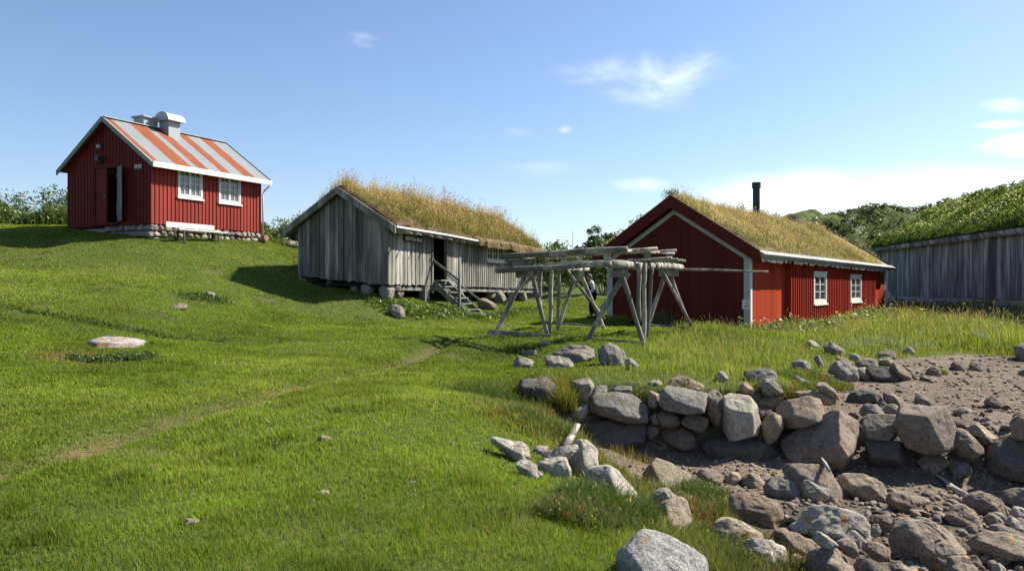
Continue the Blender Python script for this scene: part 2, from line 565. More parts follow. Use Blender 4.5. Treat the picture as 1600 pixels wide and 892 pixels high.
def build_terrain():
    xs = axis(-320, 320, -9, 11, 0.11, 1.055)
    ys = axis(-60, 520, 3.2, 22, 0.11, 1.05)
    X, Y = np.meshgrid(xs, ys)
    Z = H(X, Y)
    nx, ny = len(xs), len(ys)
    I = np.arange(nx * ny).reshape(ny, nx)
    q = np.stack([I[:-1, :-1], I[:-1, 1:], I[1:, 1:], I[1:, :-1]], -1).reshape(-1, 4)
    x, y = X.ravel(), Y.ravel()
    sd = beach_sd(x, y) + 0.15 * n2(x, y, 2.3, 21)
    beach = sstep(-0.10, 0.15, sd)
    dt = pdist(x, y, TRACK, False)
    path = np.exp(-(dt / 0.24) ** 2) * (.35 + .65 * sstep(-0.3, 0.4, n2(x, y, 2.2, 22))) * 0.6
    bare = sstep(0.75, 1.0, n2(x, y, 0.8, 23)) * 0.4
    path = np.clip(path + bare * (x > -20), 0, 1)
    gap_shade_wet = sstep(9.3, 8.3, y) * (.55 + .45 * sstep(-.4, .4, n2(x, y, 1.3, 24))) + .9 * sstep(.1, .5, n2(x, y, .5, 25)) * sstep(9, 11, x)  # painted shade between the near boulders, plus damp gravel at far right
    path = np.where(beach > .5, np.clip(gap_shade_wet, 0, 1), path)
    far = sstep(32, 45, np.hypot(x, y))
    C = np.stack([beach, path, far], -1)
    V = np.stack([x, y, Z.ravel()], -1)
    return mk("ground", (V, q.ravel(), np.full(len(q), 4), C, np.zeros(len(q), int)), M['ground'], smooth=True)


tag(build_terrain(), kind="structure")


def march(px, py, dmin=3.5, dmax=60):
    d = np.linspace(dmin, dmax, 1600)
    x = (px - CX) / FX * d; z = (CY - py) / FX * d
    h = H(x, d)
    k = np.where(z <= h)[0]
    return d[k[0]] if len(k) else dmax


def hz(x, y):
    return float(H(np.array([x]), np.array([y]))[0])
# ------------------------------------------------------------------ boulders
def ico(sub):
    import bmesh
    bm = bmesh.new()
    bmesh.ops.create_icosphere(bm, subdivisions=sub, radius=1.0)
    V = np.array([v.co[:] for v in bm.verts]); F = np.array([[v.index for v in f.verts] for f in bm.faces])
    bm.free()
    return V, F


ICO = {k: ico(k) for k in (2, 3, 4, 5, 6)}
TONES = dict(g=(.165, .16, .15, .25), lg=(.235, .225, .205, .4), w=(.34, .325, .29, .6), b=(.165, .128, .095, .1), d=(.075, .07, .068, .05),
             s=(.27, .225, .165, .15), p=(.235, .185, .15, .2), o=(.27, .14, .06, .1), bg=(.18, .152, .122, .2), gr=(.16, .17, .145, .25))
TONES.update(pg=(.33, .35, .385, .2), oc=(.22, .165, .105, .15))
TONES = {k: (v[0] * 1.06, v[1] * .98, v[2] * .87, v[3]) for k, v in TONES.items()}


def hull_radius(d, N, Hh, p):
    q = np.maximum(d @ N.T, 1e-6) / Hh
    return 1.0 / (np.power(q, p).sum(1) ** (1.0 / p))


def rock_mesh(poly3, right, fwd, up, T, p, r, sub, rough, facets=None):
    chips = 5 if facets is not None else 16
    """poly3: (n,2) outline metres around 0 in (right, up)"""
    N, Hh = [], []
    n = len(poly3)
    ar = 0.5 * np.sum(poly3[:, 0] * np.roll(poly3[:, 1], -1) - poly3[:, 1] * np.roll(poly3[:, 0], -1))
    pl = poly3 if ar > 0 else poly3[::-1]
    for i in range(n):
        a, b = pl[i], pl[(i + 1) % n]
        e = b - a
        nn = np.array([e[1], -e[0]]); L = np.linalg.norm(nn)
        if L < 1e-4: continue
        nn /= L
        h0 = max(nn @ a, 0.02)
        off = r.uniform(-0.2, 0.2) * T
        for sgn in (-1, 1):
            th = r.uniform(0.10, 0.55) * (1.4 if nn[1] > 0.4 and sgn < 0 else 0.6 if sgn < 0 else 1)
            v = np.array([nn[0] * math.cos(th), sgn * math.sin(th), nn[1] * math.cos(th)])
            N.append(v); Hh.append(max(h0 * math.cos(th) + sgn * math.sin(th) * off, 0.02))
    if facets is None:
        facets = [(r.uniform(-.35, .2), -1, r.uniform(-.25, .1), r.uniform(.78, .95)), (r.uniform(.45, 1.0), -.6, r.uniform(.3, .8), r.uniform(.62, .8)),
                  (r.uniform(-1, -.5), -.7, r.uniform(-.1, .35), r.uniform(.68, .85)), (r.uniform(-.3, .3), -.5, r.uniform(.7, 1.1), r.uniform(.7, .9))]
    facets = list(facets) + [(r.uniform(-.5, .5), 1, r.uniform(-.3, .6), .85), (r.uniform(-.5, .5), 1, r.uniform(-.3, .6), .85)]
    for fx, fy, fz, fr in facets:
        v = np.array([fx, fy, fz], float); v /= np.linalg.norm(v)
        N.append(v); Hh.append(max(.03, fr * (T * abs(v[1]) + 0.85 * (pl @ np.array([v[0], v[2]])).max())))
    # chipped corners: a second generation of smaller faces just inside the first hull
    N, Hh = np.array(N), np.array(Hh)
    Q = r.normal(size=(60, 3)); Q /= np.linalg.norm(Q, axis=1)[:, None]
    S0 = Q * hull_radius(Q, N, Hh, 24)[:, None]
    for k in range(chips if p > 24 else 9):
        v = r.normal(size=3); v /= np.linalg.norm(v)
        N = np.vstack([N, v]); Hh = np.append(Hh, max(.02, (S0 @ v).max() * r.uniform(.86, .98)))
    V, F = ICO[sub]
    w = max(np.ptp(poly3[:, 0]), 0.02); h = max(np.ptp(poly3[:, 1]), 0.02)
    d = V * np.array([w / 2, T, h / 2]); d /= np.linalg.norm(d, axis=1)[:, None]
    rad = hull_radius(d, N, Hh, p)
    s = math.sqrt(w * h)
    seed = int(r.integers(1, 9999))
    P = d * rad[:, None]
    o = r.uniform(-50, 50, 3)
    dis = 0.040 * fbm(P / s * 1.8 + o, 3, seed) + 0.026 * fbm(P / s * 6.5 + o, 3, seed + 9)
    crack = np.abs(fbm(P / s * 1.8 + o[::-1], 2, seed + 5))
    dis -= 0.03 * np.exp(-(crack / 0.03) ** 2) * (1 if p > 7 else 0.3)
    P = P + d * (dis * rough * s)[:, None]
    K = np.stack([right, fwd, up], 0)
    return P @ K, F


def place_rock(label, tone, p, poly_px, D=None, emb=0.10, T=None, name="boulder", cat="rock", group=None, rough=1.0, facets=None):
    P = np.array(poly_px, float)
    r = np.random.default_rng(int(P.sum() * 7) % 100000)
    y1 = P[:, 1].max(); cx = P[:, 0].mean(); hpx = np.ptp(P[:, 1]); wpx = np.ptp(P[:, 0])
    if D is None:
        hit = march(cx, y1 - emb * hpx)
        size = math.sqrt(hpx * wpx) / FX * hit
        th = (T or 0.42) * size
        Dc = hit + th * 0.55
    else:
        Dc = D
        th = (T or 0.45) * math.sqrt(hpx * wpx) / FX * Dc
    # area centroid
    x, y = P[:, 0], P[:, 1]; x2, y2 = np.roll(x, -1), np.roll(y, -1)
    cr = x * y2 - x2 * y; A = cr.sum() / 2
    c = np.array([((x + x2) * cr).sum(), ((y + y2) * cr).sum()]) / (6 * A)
    ctr = W(c[0], c[1], Dc)
    view = ctr / np.linalg.norm(ctr)
    right = np.array([view[1], -view[0], 0]); right /= np.linalg.norm(right)
    fwd = np.array([0, 0, 1.0]); fwd = np.cross(fwd, right); up = np.array([0, 0, 1.0])
    loc = []
    for q in P:
        w = W(q[0], q[1], Dc) - ctr
        loc.append((w @ right, w[2]))
    loc = np.array(loc) * (1.10 if D is not None else 1.15)
    big = math.sqrt(hpx * wpx)
    sub = 5 if big > 34 else 4 if big > 12 else 3
    if big > 95: sub = 6
    V, F = rock_mesh(loc, right, fwd, up, th, p * 3.4 + 4, r, sub, rough, facets)
    zb = V[:, 2].min() if len(V) else 0
    base = ctr + np.array([0, 0, zb])
    V = V - np.array([0, 0, zb])
    o = mk(name, (V, F.ravel(), np.full(len(F), 3), np.ones((len(V), 3)), np.zeros(len(F), int)), M['rock'], smooth=True, col=False)
    o.location = base
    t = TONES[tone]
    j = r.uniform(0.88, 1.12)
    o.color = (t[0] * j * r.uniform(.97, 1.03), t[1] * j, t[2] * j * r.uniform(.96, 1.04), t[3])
    tag(o, label, cat, group)
    return o


def wallD(px):
    return float(np.interp(px, [860, 900, 1100, 1250, 1400, 1500, 1600], [11.75, 11.6, 11.35, 11.1, 10.75, 10.45, 10.15]))


# depth code: - = standing on the ground, W = lower course of the shore wall, T = upper course, B = behind the upper course
ROCKS = """
g|14|-|bulky round-topped lichened boulder in the grass under the drying rack's right legs|933,551 951,537 963,540 978,555 981,564 973,578 942,576
g|9|-|long low craggy slab lying left of the round-topped boulder under the drying rack|856,554 873,547 883,539 900,539 933,543 935,549 919,566 906,570 895,568
lg|7|-|low pale hump of rock in front of the long craggy slab by the drying rack|849,566 852,554 873,557 887,560 896,567 894,578 855,580
gr|8|-|small greenish pointed rock, leftmost in the grass below the drying rack|802,571 810,557 824,559 840,570 830,578 805,578
g|8|-|flat stone almost sunk in the grass just above the small greenish pointed rock|807,548 842,547 846,551 830,557 809,555
lg|8|-|sloping grey rock leaning on the right side of the round-topped boulder|976,562 985,559 998,569 999,578 977,580
lg|7|-|fist-sized pale stone in the grass at the foot of the drying rack's front left leg|838,538 853,530 861,533 860,540
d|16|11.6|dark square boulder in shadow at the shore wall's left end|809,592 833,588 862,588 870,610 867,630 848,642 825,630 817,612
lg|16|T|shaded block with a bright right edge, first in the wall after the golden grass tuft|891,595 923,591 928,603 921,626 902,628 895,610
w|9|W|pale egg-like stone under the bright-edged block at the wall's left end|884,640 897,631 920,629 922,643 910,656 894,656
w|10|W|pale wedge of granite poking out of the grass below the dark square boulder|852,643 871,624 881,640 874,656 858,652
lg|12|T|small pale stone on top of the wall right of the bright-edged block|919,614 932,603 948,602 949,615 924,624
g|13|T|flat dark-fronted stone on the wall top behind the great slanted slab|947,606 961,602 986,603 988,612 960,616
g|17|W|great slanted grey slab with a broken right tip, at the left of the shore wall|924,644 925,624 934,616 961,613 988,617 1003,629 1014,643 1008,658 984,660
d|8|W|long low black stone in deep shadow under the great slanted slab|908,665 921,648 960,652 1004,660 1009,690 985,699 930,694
p|16|T|upright tan peg of stone wedged between the slanted slab and the wide wall block|1013,611 1031,611 1029,632 1020,640 1013,638
o|12|B|small rusty orange stone perched on the wall top|996,610 1009,598 1016,605 1012,614 999,616
lg|12|B|tilted grey flagstone right of the rusty orange stone on the wall top|1012,596 1027,594 1042,606 1031,613 1016,609
g|16|W|wide dark-fronted wall block beneath the rough pink-veined rock|1030,609 1046,605 1103,614 1103,625 1097,645 1081,647 1041,641 1030,631
p|13|B|rough pink-veined rock crowning the middle of the shore wall|1037,602 1051,590 1066,587 1103,598 1111,607 1103,617 1046,612
bg|8|T|tall round-headed pillar stone left of the big white block|1102,614 1112,606 1122,607 1130,619 1130,661 1117,668 1105,653
w|17|W|big white block with an orange lichen dot, standing proud in the wall|1130,621 1138,616 1167,617 1179,628 1187,651 1183,677 1154,685 1133,691 1129,660
bg|10|W|small squat stone under the right tip of the slanted slab|1014,651 1025,644 1034,655 1032,666 1018,662
b|11|W|shaded brown wall stone under the left half of the wide wall block|1026,646 1054,645 1065,661 1054,670 1035,668
b|12|W|shaded wedge-shaped wall stone under the right half of the wide wall block|1057,646 1095,649 1108,655 1107,667 1096,675 1067,663
b|6|W|large rounded shaded stone in the bottom course below the brown wall stones|1032,680 1047,670 1065,668 1086,682 1086,696 1068,703 1041,694
b|9|W|small dark pointed stone in the bottom course left of the large rounded one|1005,674 1014,664 1031,666 1028,680 1016,690
d|9|W|low dark stone with a lit right shoulder beneath the big white block|1090,700 1110,680 1156,682 1190,684 1216,705 1218,722 1150,722 1105,718
s|5|W|smooth egg-shaped stone standing upright right of the big white block|1189,661 1206,643 1219,649 1225,664 1213,685 1202,693 1190,682
b|7|B|dark rounded stone behind the smooth upright egg-shaped stone|1181,628 1199,615 1220,613 1228,626 1217,640 1192,652
d|12|B|low dark flat stone between the big white block and the pale sandy knob|1150,616 1177,609 1192,617 1185,630 1166,624
s|7|B|pale sandy knob of rock at the edge of the grass above the big white block|1153,604 1163,596 1178,606 1174,614 1157,615
w|9|-|whitish stone alone in the bank grass above the shore wall's middle|1119,583 1127,578 1139,589 1132,599 1120,597
g|13|-|broad pale-topped ledge of rock in the bank grass behind the wall|1157,583 1197,575 1218,584 1217,597 1195,600 1172,596
g|9|B|rounded grey boulder in front of the broad pale-topped ledge|1184,603 1193,591 1208,593 1229,612 1220,618 1192,616
p|13|T|angular brown block splashed with white lichen, left of the huge split boulder|1214,640 1226,627 1251,619 1283,622 1286,652 1256,664 1226,668
p|13|W|huge boulder with a pink broken top face, dominating the shore wall|1219,690 1235,668 1263,657 1288,640 1308,624 1316,623 1334,639 1344,655 1341,675 1336,700 1318,726 1280,728 1236,716
s|9|B|long tan slab lying behind the huge pink-topped boulder|1229,615 1267,608 1299,615 1311,625 1296,633 1272,628
p|10|B|upright brown slab leaning behind the long tan slab|1267,599 1292,597 1318,618 1311,625 1281,610
d|8|13.0|black flat-topped boulder on the gravel behind the shore wall|1322,624 1336,609 1366,610 1382,624 1361,632 1326,630
p|10|12.8|cracked pinkish rock right of the black flat-topped boulder|1378,617 1391,612 1424,630 1420,637 1396,634 1384,630
d|9|12.3|little black stone in front of the cracked pinkish rock|1365,631 1379,625 1385,628 1383,637 1369,636
g|9|11.5|low grey stone resting above the left square block of the wall|1339,644 1352,631 1366,632 1388,648 1352,652
s|13|11.5|five-sided tan stone behind the upper square block|1379,641 1388,631 1402,630 1409,638 1396,650 1386,650
bg|17|T|upper of two square blocks stacked in the shore wall|1348,650 1404,647 1405,664 1391,684 1353,684 1348,672
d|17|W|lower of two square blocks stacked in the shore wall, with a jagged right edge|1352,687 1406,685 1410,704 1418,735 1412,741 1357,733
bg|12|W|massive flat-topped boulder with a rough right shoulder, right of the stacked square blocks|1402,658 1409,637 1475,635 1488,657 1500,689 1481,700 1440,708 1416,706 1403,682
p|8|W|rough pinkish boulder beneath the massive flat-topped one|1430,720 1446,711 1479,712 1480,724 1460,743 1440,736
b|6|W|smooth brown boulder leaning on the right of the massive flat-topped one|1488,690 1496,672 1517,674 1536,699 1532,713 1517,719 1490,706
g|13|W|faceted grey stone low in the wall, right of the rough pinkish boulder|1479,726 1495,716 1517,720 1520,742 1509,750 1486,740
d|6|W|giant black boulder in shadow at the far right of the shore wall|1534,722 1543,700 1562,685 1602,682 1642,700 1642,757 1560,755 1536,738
bg|8|W|rounded boulder on top of the giant black one at the photo's right edge|1580,662 1588,649 1611,647 1640,655 1640,685 1586,687
g|14|11.6|long flat dark flagstone behind the massive flat-topped boulder|1474,642 1509,636 1531,650 1528,661 1488,660
bg|12|11.2|small ridged stone right of the long dark flagstone|1528,662 1541,648 1560,656 1556,665 1537,670
s|13|10.8|tilted slab with a pale lit face above the smooth brown boulder|1498,667 1527,660 1558,683 1541,691 1517,679
bg|9|11.0|rounded stone at the right of the tilted pale-faced slab|1538,667 1551,662 1572,677 1570,685 1557,685
g|12|11.2|sharp-topped grey stone behind the giant black boulder|1554,668 1563,654 1582,664 1574,673 1561,674
b|12|11.6|flat brown stone farthest back above the giant black boulder|1558,654 1567,646 1589,648 1582,661 1567,659
b|7|-|long dark whaleback rock on open gravel at the far right|1535,630 1549,620 1570,625 1594,639 1565,640 1540,637
bg|7|-|flat brownish rock on the gravel just behind the massive flat-topped boulder|1423,626 1438,617 1456,623 1465,637 1432,637
bg|8|-|long sloping rock at the edge of the tall grass below the red boathouse|1285,539 1297,534 1320,546 1325,554 1314,560 1290,550
w|8|-|pale stone at the lower end of the long sloping rock by the tall grass|1324,553 1338,552 1346,560 1337,565 1328,560
b|8|-|shaded brown slab below the pale stone by the tall grass|1302,557 1316,558 1333,566 1329,573 1308,566
lg|7|-|biggest pale rounded boulder on the upper shore, nearest the tall grass|1294,578 1305,565 1314,565 1338,575 1341,588 1335,596 1303,593
bg|8|-|blocky tan-topped boulder behind the biggest pale rounded one on the upper shore|1332,570 1350,558 1370,560 1372,573 1350,578
s|8|-|lit tan boulder at the back of the upper shore cluster|1369,562 1392,557 1396,566 1380,573
d|7|-|long dark flat-topped boulder in the middle of the upper shore cluster|1352,574 1389,573 1408,586 1402,598 1374,597 1361,586
s|9|-|narrow sloping tan stone between the biggest pale boulder and the long dark one|1335,570 1344,570 1372,591 1366,597 1342,592
b|6|-|smooth brown boulder at the right end of the upper shore cluster|1387,568 1400,566 1424,584 1423,598 1408,598 1395,582
b|7|-|small brown stone tucked behind the right end of the upper shore cluster|1413,574 1424,575 1430,588 1424,592
bg|7|-|humped rock at the grass edge above the upper shore cluster|1364,560 1377,548 1395,547 1402,556 1392,562
lg|7|-|small blue-grey rock half in the pale lyme grass|1411,547 1422,541 1430,549 1425,556 1413,554
gr|8|-|mossy rock in the grass just above the shore wall's huge boulder|1235,570 1245,563 1260,565 1273,573 1270,583 1237,583
lg|12|-|small pointed upright stone beside the mossy rock|1270,558 1280,556 1289,573 1280,577
w|9|-|whitish flat stone in the grass close under the red boathouse|1257,534 1267,530 1282,540 1271,546
lg|8|-|thin grey ledge in the grass in front of the mossy rock|1232,588 1245,586 1263,595 1250,600
b|13|-|square brown stone on the gravel edge left of the green turf point|1483,570 1490,565 1502,565 1509,574 1499,580 1486,578
b|7|-|flat brown stone on the gravel edge under the green turf point|1512,573 1521,568 1535,571 1537,578 1519,580
b|7|-|dark stone beside a grass tuft on the far gravel|1445,584 1453,573 1463,573 1472,581 1468,589 1448,589
bg|6|-|low flat stone on the far gravel, nearest the upper shore cluster|1435,592 1442,586 1466,590 1463,597 1441,597
d|9|-|large dark boulder in the bank grass near the grey hall|1508,523 1519,517 1538,519 1563,533 1552,544 1526,545 1513,534
lg|8|-|pale-topped rock right of the large dark boulder near the grey hall|1551,538 1565,532 1588,531 1593,538 1584,545 1563,549
g|7|-|rounded boulder in the bank grass at the photo's right edge|1584,540 1600,535 1630,540 1630,568 1590,566
bg|8|-|low brownish stone below the rounded boulder at the right edge of the bank|1588,583 1600,577 1620,580 1620,590 1592,590
w|7|-|long whitish tapering rock pointing left into the lawn edge|762,684 770,679 817,691 829,702 836,717 815,724 795,712 775,696
lg|13|-|small square stone behind the right end of the long whitish rock|830,703 836,697 855,697 860,704 848,715 836,717
lg|11|7.95|dark-fronted slab leaning left from the pale bulbous boulder|833,718 863,703 899,693 903,700 887,716 844,721
w|10|7.7|grey-white block under the leaning dark-fronted slab|836,722 868,715 887,714 893,741 889,760 871,748 852,738
w|7|-|pale cream bulbous boulder with brown stains at the head of the little beach|887,718 901,692 915,688 933,700 931,735 911,756 892,750
lg|6|7.65|curved grey stone under the long whitish rock's right end|808,714 817,710 836,724 853,735 846,741 825,726
w|9|-|half-buried white stone with a rounded left shoulder in the lawn edge|800,721 814,717 828,724 847,740 837,750 824,747 812,738
w|14|-|steep grey and white speckled boulder right of the dark grass tussock|914,747 923,736 953,729 963,734 993,766 997,780 979,786 950,778 917,768
s|15|-|tan boulder split by a dark cleft, on the gravel at the lawn's corner|1000,755 1013,731 1026,718 1040,722 1073,740 1083,748 1057,763 1044,766 1010,766
bg|9|-|small mottled stone against the foot of the cleft tan boulder|1020,758 1030,748 1038,747 1041,759 1033,767 1022,767
p|15|-|big pinkish boulder with two orange lichen spots|1003,813 1016,795 1038,782 1060,779 1072,785 1080,811 1063,829 1046,835 1036,834
lg|11|6.9|grey stone perched behind the orange-spotted boulder|1018,770 1038,762 1051,766 1061,780 1037,787 1024,790
w|9|-|narrow whitish stone left of the orange-spotted boulder|984,783 997,783 1015,796 1003,814 993,802
b|11|-|small brown wedge right behind the orange-spotted boulder|1053,770 1069,768 1074,775 1066,782
w|9|-|little whitish stone beside the brown wedge|1073,776 1081,774 1084,787 1076,791
pg|17|-|large pale grey flat-faced slab in the bottom foreground|971,868 1004,835 1020,833 1030,831 1055,844 1090,860 1099,878 1100,900 1090,942 980,942 968,897
pg|10|4.75|rounded whitish rock cut by the photo's lower edge below the large pale slab|980,889 995,883 1020,882 1040,885 1061,893 1050,932 985,932
s|7|-|smooth sandy boulder right of the grass in the foreground|1101,824 1112,816 1140,813 1170,818 1188,827 1199,843 1180,853 1155,858 1128,847 1108,836
w|6|-|rounded black-and-white speckled boulder below the smooth sandy one|1154,866 1170,845 1195,843 1226,855 1235,873 1224,887 1210,893 1180,893 1157,885
oc|9|-|ochre-topped block with a shaded front, above the smooth sandy boulder|1138,787 1146,777 1196,777 1218,787 1222,800 1215,818 1182,823 1145,815 1132,802
g|9|-|dark slate-coloured dome between the peaked pale rock and the lichen-topped block|1187,764 1208,748 1235,746 1248,756 1249,776 1225,781 1211,780
s|13|-|peaked pale rock left of the slate-coloured dome|1152,752 1179,732 1186,743 1207,748 1189,764 1174,762 1155,757
s|11|-|flat sandy rock left of the peaked pale one|1127,741 1161,738 1156,748 1145,758 1134,756
bg|10|-|rough brown rock behind the lower grass tuft at the little beach|1085,742 1101,732 1118,735 1135,750 1132,759 1115,755
p|15|-|big tilted block with orange lichen on its top corner and a bright right edge|1223,743 1231,729 1284,726 1292,729 1305,750 1320,777 1300,783 1262,782 1244,766
gr|12|7.75|cracked grey-green lump in front of the orange-lichened tilted block|1252,755 1267,750 1294,762 1296,778 1280,781 1259,776
s|9|-|long brown boulder lying right of the orange-lichened tilted block|1311,755 1326,741 1348,743 1375,749 1384,758 1384,777 1379,786 1348,780 1319,775
b|8|-|low dark-fronted boulder right of the long brown one|1384,782 1397,769 1415,770 1441,781 1453,798 1432,803 1412,803 1391,795
b|5|-|dark half-moon boulder with a lit rim, below the driftwood stick|1502,790 1515,775 1538,768 1564,777 1575,793 1575,807 1540,809 1509,800
bg|6|-|large rounded boulder at the right edge behind the half-moon one|1561,776 1580,770 1600,765 1650,770 1650,803 1600,803 1572,795
w|8|-|pale greenish stone right of the half-moon boulder|1576,801 1584,792 1605,795 1630,805 1605,814 1580,808
w|9|-|white wedge of stone below the pale greenish one at the right edge|1570,816 1582,806 1601,818 1612,828 1585,829
p|9|-|large brown sloping boulder left of the half-moon one|1468,807 1483,793 1502,790 1540,806 1533,819 1505,823 1489,826
bg|11|-|knobbly stone right of the large brown sloping boulder|1536,814 1549,801 1567,811 1571,824 1543,825
bg|10|-|two-toned boulder with a black left face at the lower right|1543,836 1555,817 1573,823 1601,832 1622,847 1560,846
bg|8|-|very long flat boulder at the lower right corner|1513,858 1529,841 1573,838 1610,842 1642,860 1632,884 1600,880 1560,872 1536,877
bg|7|-|biggest boulder of the foreground, black-fronted with a lit sloping back|1393,842 1400,817 1418,813 1456,819 1482,831 1514,864 1502,884 1470,892 1430,882 1398,864
bg|8|5.75|sloping rock below the right end of the biggest foreground boulder|1480,876 1491,868 1512,874 1542,896 1520,923 1478,912
w|6|-|big pale grainy granite boulder in the middle of the cobbles|1231,824 1255,808 1279,798 1299,795 1341,803 1355,813 1357,845 1350,854 1335,851 1300,846 1250,843
b|8|-|elongated brown boulder with a shaded belly, left of the white oval stone|1199,839 1215,828 1236,831 1290,854 1275,864 1255,875 1232,864
w|5|5.95|white oval stone leaning on the big pale grainy granite|1265,840 1282,831 1298,838 1310,850 1307,857 1283,853
b|15|6.05|square brown stone right of the white oval stone|1306,845 1334,842 1341,858 1335,870 1318,864
p|7|-|coarse mottled boulder cut by the lower edge in the middle of the shore|1249,881 1277,860 1296,853 1317,858 1342,875 1344,902 1320,933 1258,933
b|8|6.0|grey-brown ridged stone right of the square brown stone|1340,859 1355,848 1373,844 1397,865 1394,872 1368,874
bg|8|-|broad flat boulder at the lower edge beneath the biggest foreground boulder|1338,885 1361,872 1393,873 1438,882 1456,893 1440,928 1348,928
b|9|-|brown stone between the grainy granite and the biggest foreground boulder|1353,812 1377,804 1391,806 1405,818 1394,837 1378,837 1356,838
g|5|6.45|round grey ball of stone in front of the brown stone beside the grainy granite|1361,820 1372,819 1378,830 1370,839 1360,836
lg|9|-|flat pale cobble behind the big grainy granite|1339,802 1358,796 1365,806 1350,811
o|5|-|smooth ochre oval cobble above the biggest foreground boulder|1396,808 1403,803 1426,809 1428,816 1405,821
s|5|-|long flat tan cobble left of the large brown sloping boulder|1416,798 1424,793 1447,798 1449,805 1422,804
g|6|-|flat dark-sided cobble on the back of the biggest foreground boulder|1426,816 1433,808 1456,811 1461,821 1437,824
bg|7|-|rounded stone under the left end of the very long flat boulder|1509,871 1525,867 1536,880 1531,890 1515,884
b|6|-|brownish pair-like lump below the very long flat boulder|1546,873 1565,865 1577,876 1571,885 1550,881
w|8|-|little white stone at the lower edge below the very long flat boulder|1549,889 1560,878 1572,890 1570,903 1552,903
bg|7|14.0|outcrop of white and orange banded bedrock in the lawn|140,520 153,507 190,510 222,521 232,527 205,541 165,544 150,537
lg|8|-|small half-buried stone in the lawn below the smithy's bench|317,461 325,455 336,457 338,463 322,466
bg|9|-|small pinkish stone in the lawn nearest the banded outcrop on its right|262,480 280,474 296,476 293,483 268,485
bg|9|-|small pale stone in the bare patch low in the middle of the lawn|494,770 503,765 516,768 514,775 500,776
bg|9|-|small buff stone in the mown grass right of the trodden track|494,684 503,679 517,684 516,691 502,691
lg|9|-|flat grey stone sunk in the grass near the photo's bottom left|282,816 294,809 310,812 312,820 292,822
g|7|-|curved grey boulder on the grass below the turf-roofed hut's near corner|606,481 612,475 623,477 633,486 632,495 620,498 613,492
g|9|-|dark tilted boulder under the far end of the turf-roofed hut|766,462 772,455 784,454 791,466 785,476 772,472
bg|10|-|long flat slab lying under the hut behind the stair foot|742,469 757,466 777,478 778,486 755,482 744,476
p|9|-|pinkish stone stacked beside the hut's stair|729,459 738,457 742,462 737,467 730,466
lg|10|-|flat doorstep stone in front of the hut's stair|722,491 740,487 762,490 758,495 730,496
lg|7|-|grey boulder in the meadow behind the turf-roofed hut's left eave|440,382 449,376 464,377 467,385 452,388
o|7|29|round rust-orange stone at the smithy's right foundation corner|407,372 411,366 417,367 420,373 416,380 409,379
"""
FACETS = {
    "large pale grey flat-faced slab in the bottom foreground": [(.32, -.45, .80, .62), (-.75, -.65, .05, .80)],
    "big pinkish boulder with two orange lichen spots": [(.35, -.55, .72, .66), (-.55, -.75, -.35, .72), (.8, -.4, -.1, .9)],
    "big white block with an orange lichen dot, standing proud in the wall": [(-.05, -1, .02, .80), (.9, -.42, .25, .78), (0, -.4, 1, .86)],
    "steep grey and white speckled boulder right of the dark grass tussock": [(-.45, -.9, .15, .72), (.75, -.38, .55, .66)],
    "tan boulder split by a dark cleft, on the gravel at the lawn's corner": [(.55, -.6, .5, .66), (-.8, -.55, .1, .62)],
    "big tilted block with orange lichen on its top corner and a bright right edge": [(-.15, -.95, -.1, .85), (.92, -.3, .3, .8), (-.1, -.5, 1, .78)],
    "biggest boulder of the foreground, black-fronted with a lit sloping back": [(-.32, -.93, -.1, .72), (.6, -.2, .75, .78)],
    "very long flat boulder at the lower right corner": [(-.25, -.92, -.05, .8), (.15, -.42, .9, .66)],
    "big pale grainy granite boulder in the middle of the cobbles": [(.30, -.5, .75, .64), (-.1, -.95, -.3, .85), (.9, -.4, .1, .85)],
    "massive flat-topped boulder with a rough right shoulder, right of the stacked square blocks": [(-.1, -1, .0, .78), (.8, -.6, .25, .74), (.05, -.2, 1, .86)],
    "huge boulder with a pink broken top face, dominating the shore wall": [(-.25, -.97, -.05, .70), (.72, -.5, .5, .60)],
    "dark half-moon boulder with a lit rim, below the driftwood stick": [(-.1, -1, -.05, .7), (.7, -.2, .7, .9)],
    "ochre-topped block with a shaded front, above the smooth sandy boulder": [(-.1, -1, -.05, .82), (.85, -.4, .3, .78), (0, -.45, 1, .8)],
    "great slanted grey slab with a broken right tip, at the left of the shore wall": [(-.12, -1, -.08, .8), (.1, -.4, 1, .8), (.9, -.4, .2, .85)],
    "wide dark-fronted wall block beneath the rough pink-veined rock": [(-.08, -1, -.06, .8), (.1, -.4, 1, .8)],
}
for _k in ("upper of two square blocks stacked in the shore wall", "lower of two square blocks stacked in the shore wall, with a jagged right edge",
           "angular brown block splashed with white lichen, left of the huge split boulder", "shaded block with a bright right edge, first in the wall after the golden grass tuft"):
    FACETS[_k] = [(-.1, -1, -.03, .82), (.9, -.4, .2, .82), (0, -.4, 1, .86)]
SKIPLAST = "round rust-orange"
ROCK_OBJ = []
for line in ROCKS.strip().splitlines():
    tone, p, dc, label, pts = line.split("|")
    poly = [tuple(map(float, q.split(","))) for q in pts.split()]
    cx = sum(q[0] for q in poly) / len(poly)
    if dc == "-": D = None
    elif dc == "W": D = wallD(cx)
    elif dc == "T": D = wallD(cx) + 0.12
    elif dc == "B": D = wallD(cx) + 0.55
    else: D = float(dc)
    if label.startswith(SKIPLAST): D = 32.6
    T = None
    if dc in "WT": T = 0.55
    grp = "stones of the dry shore wall" if dc in "WTB" else None
    if D == 14.0:
        D = None
    ROCK_OBJ.append(place_rock(label, tone, float(p), poly, D, T=T, group=grp, rough=1.0 if float(p) < 12 else 0.75 if label not in FACETS else 0.5, facets=FACETS.get(label)))

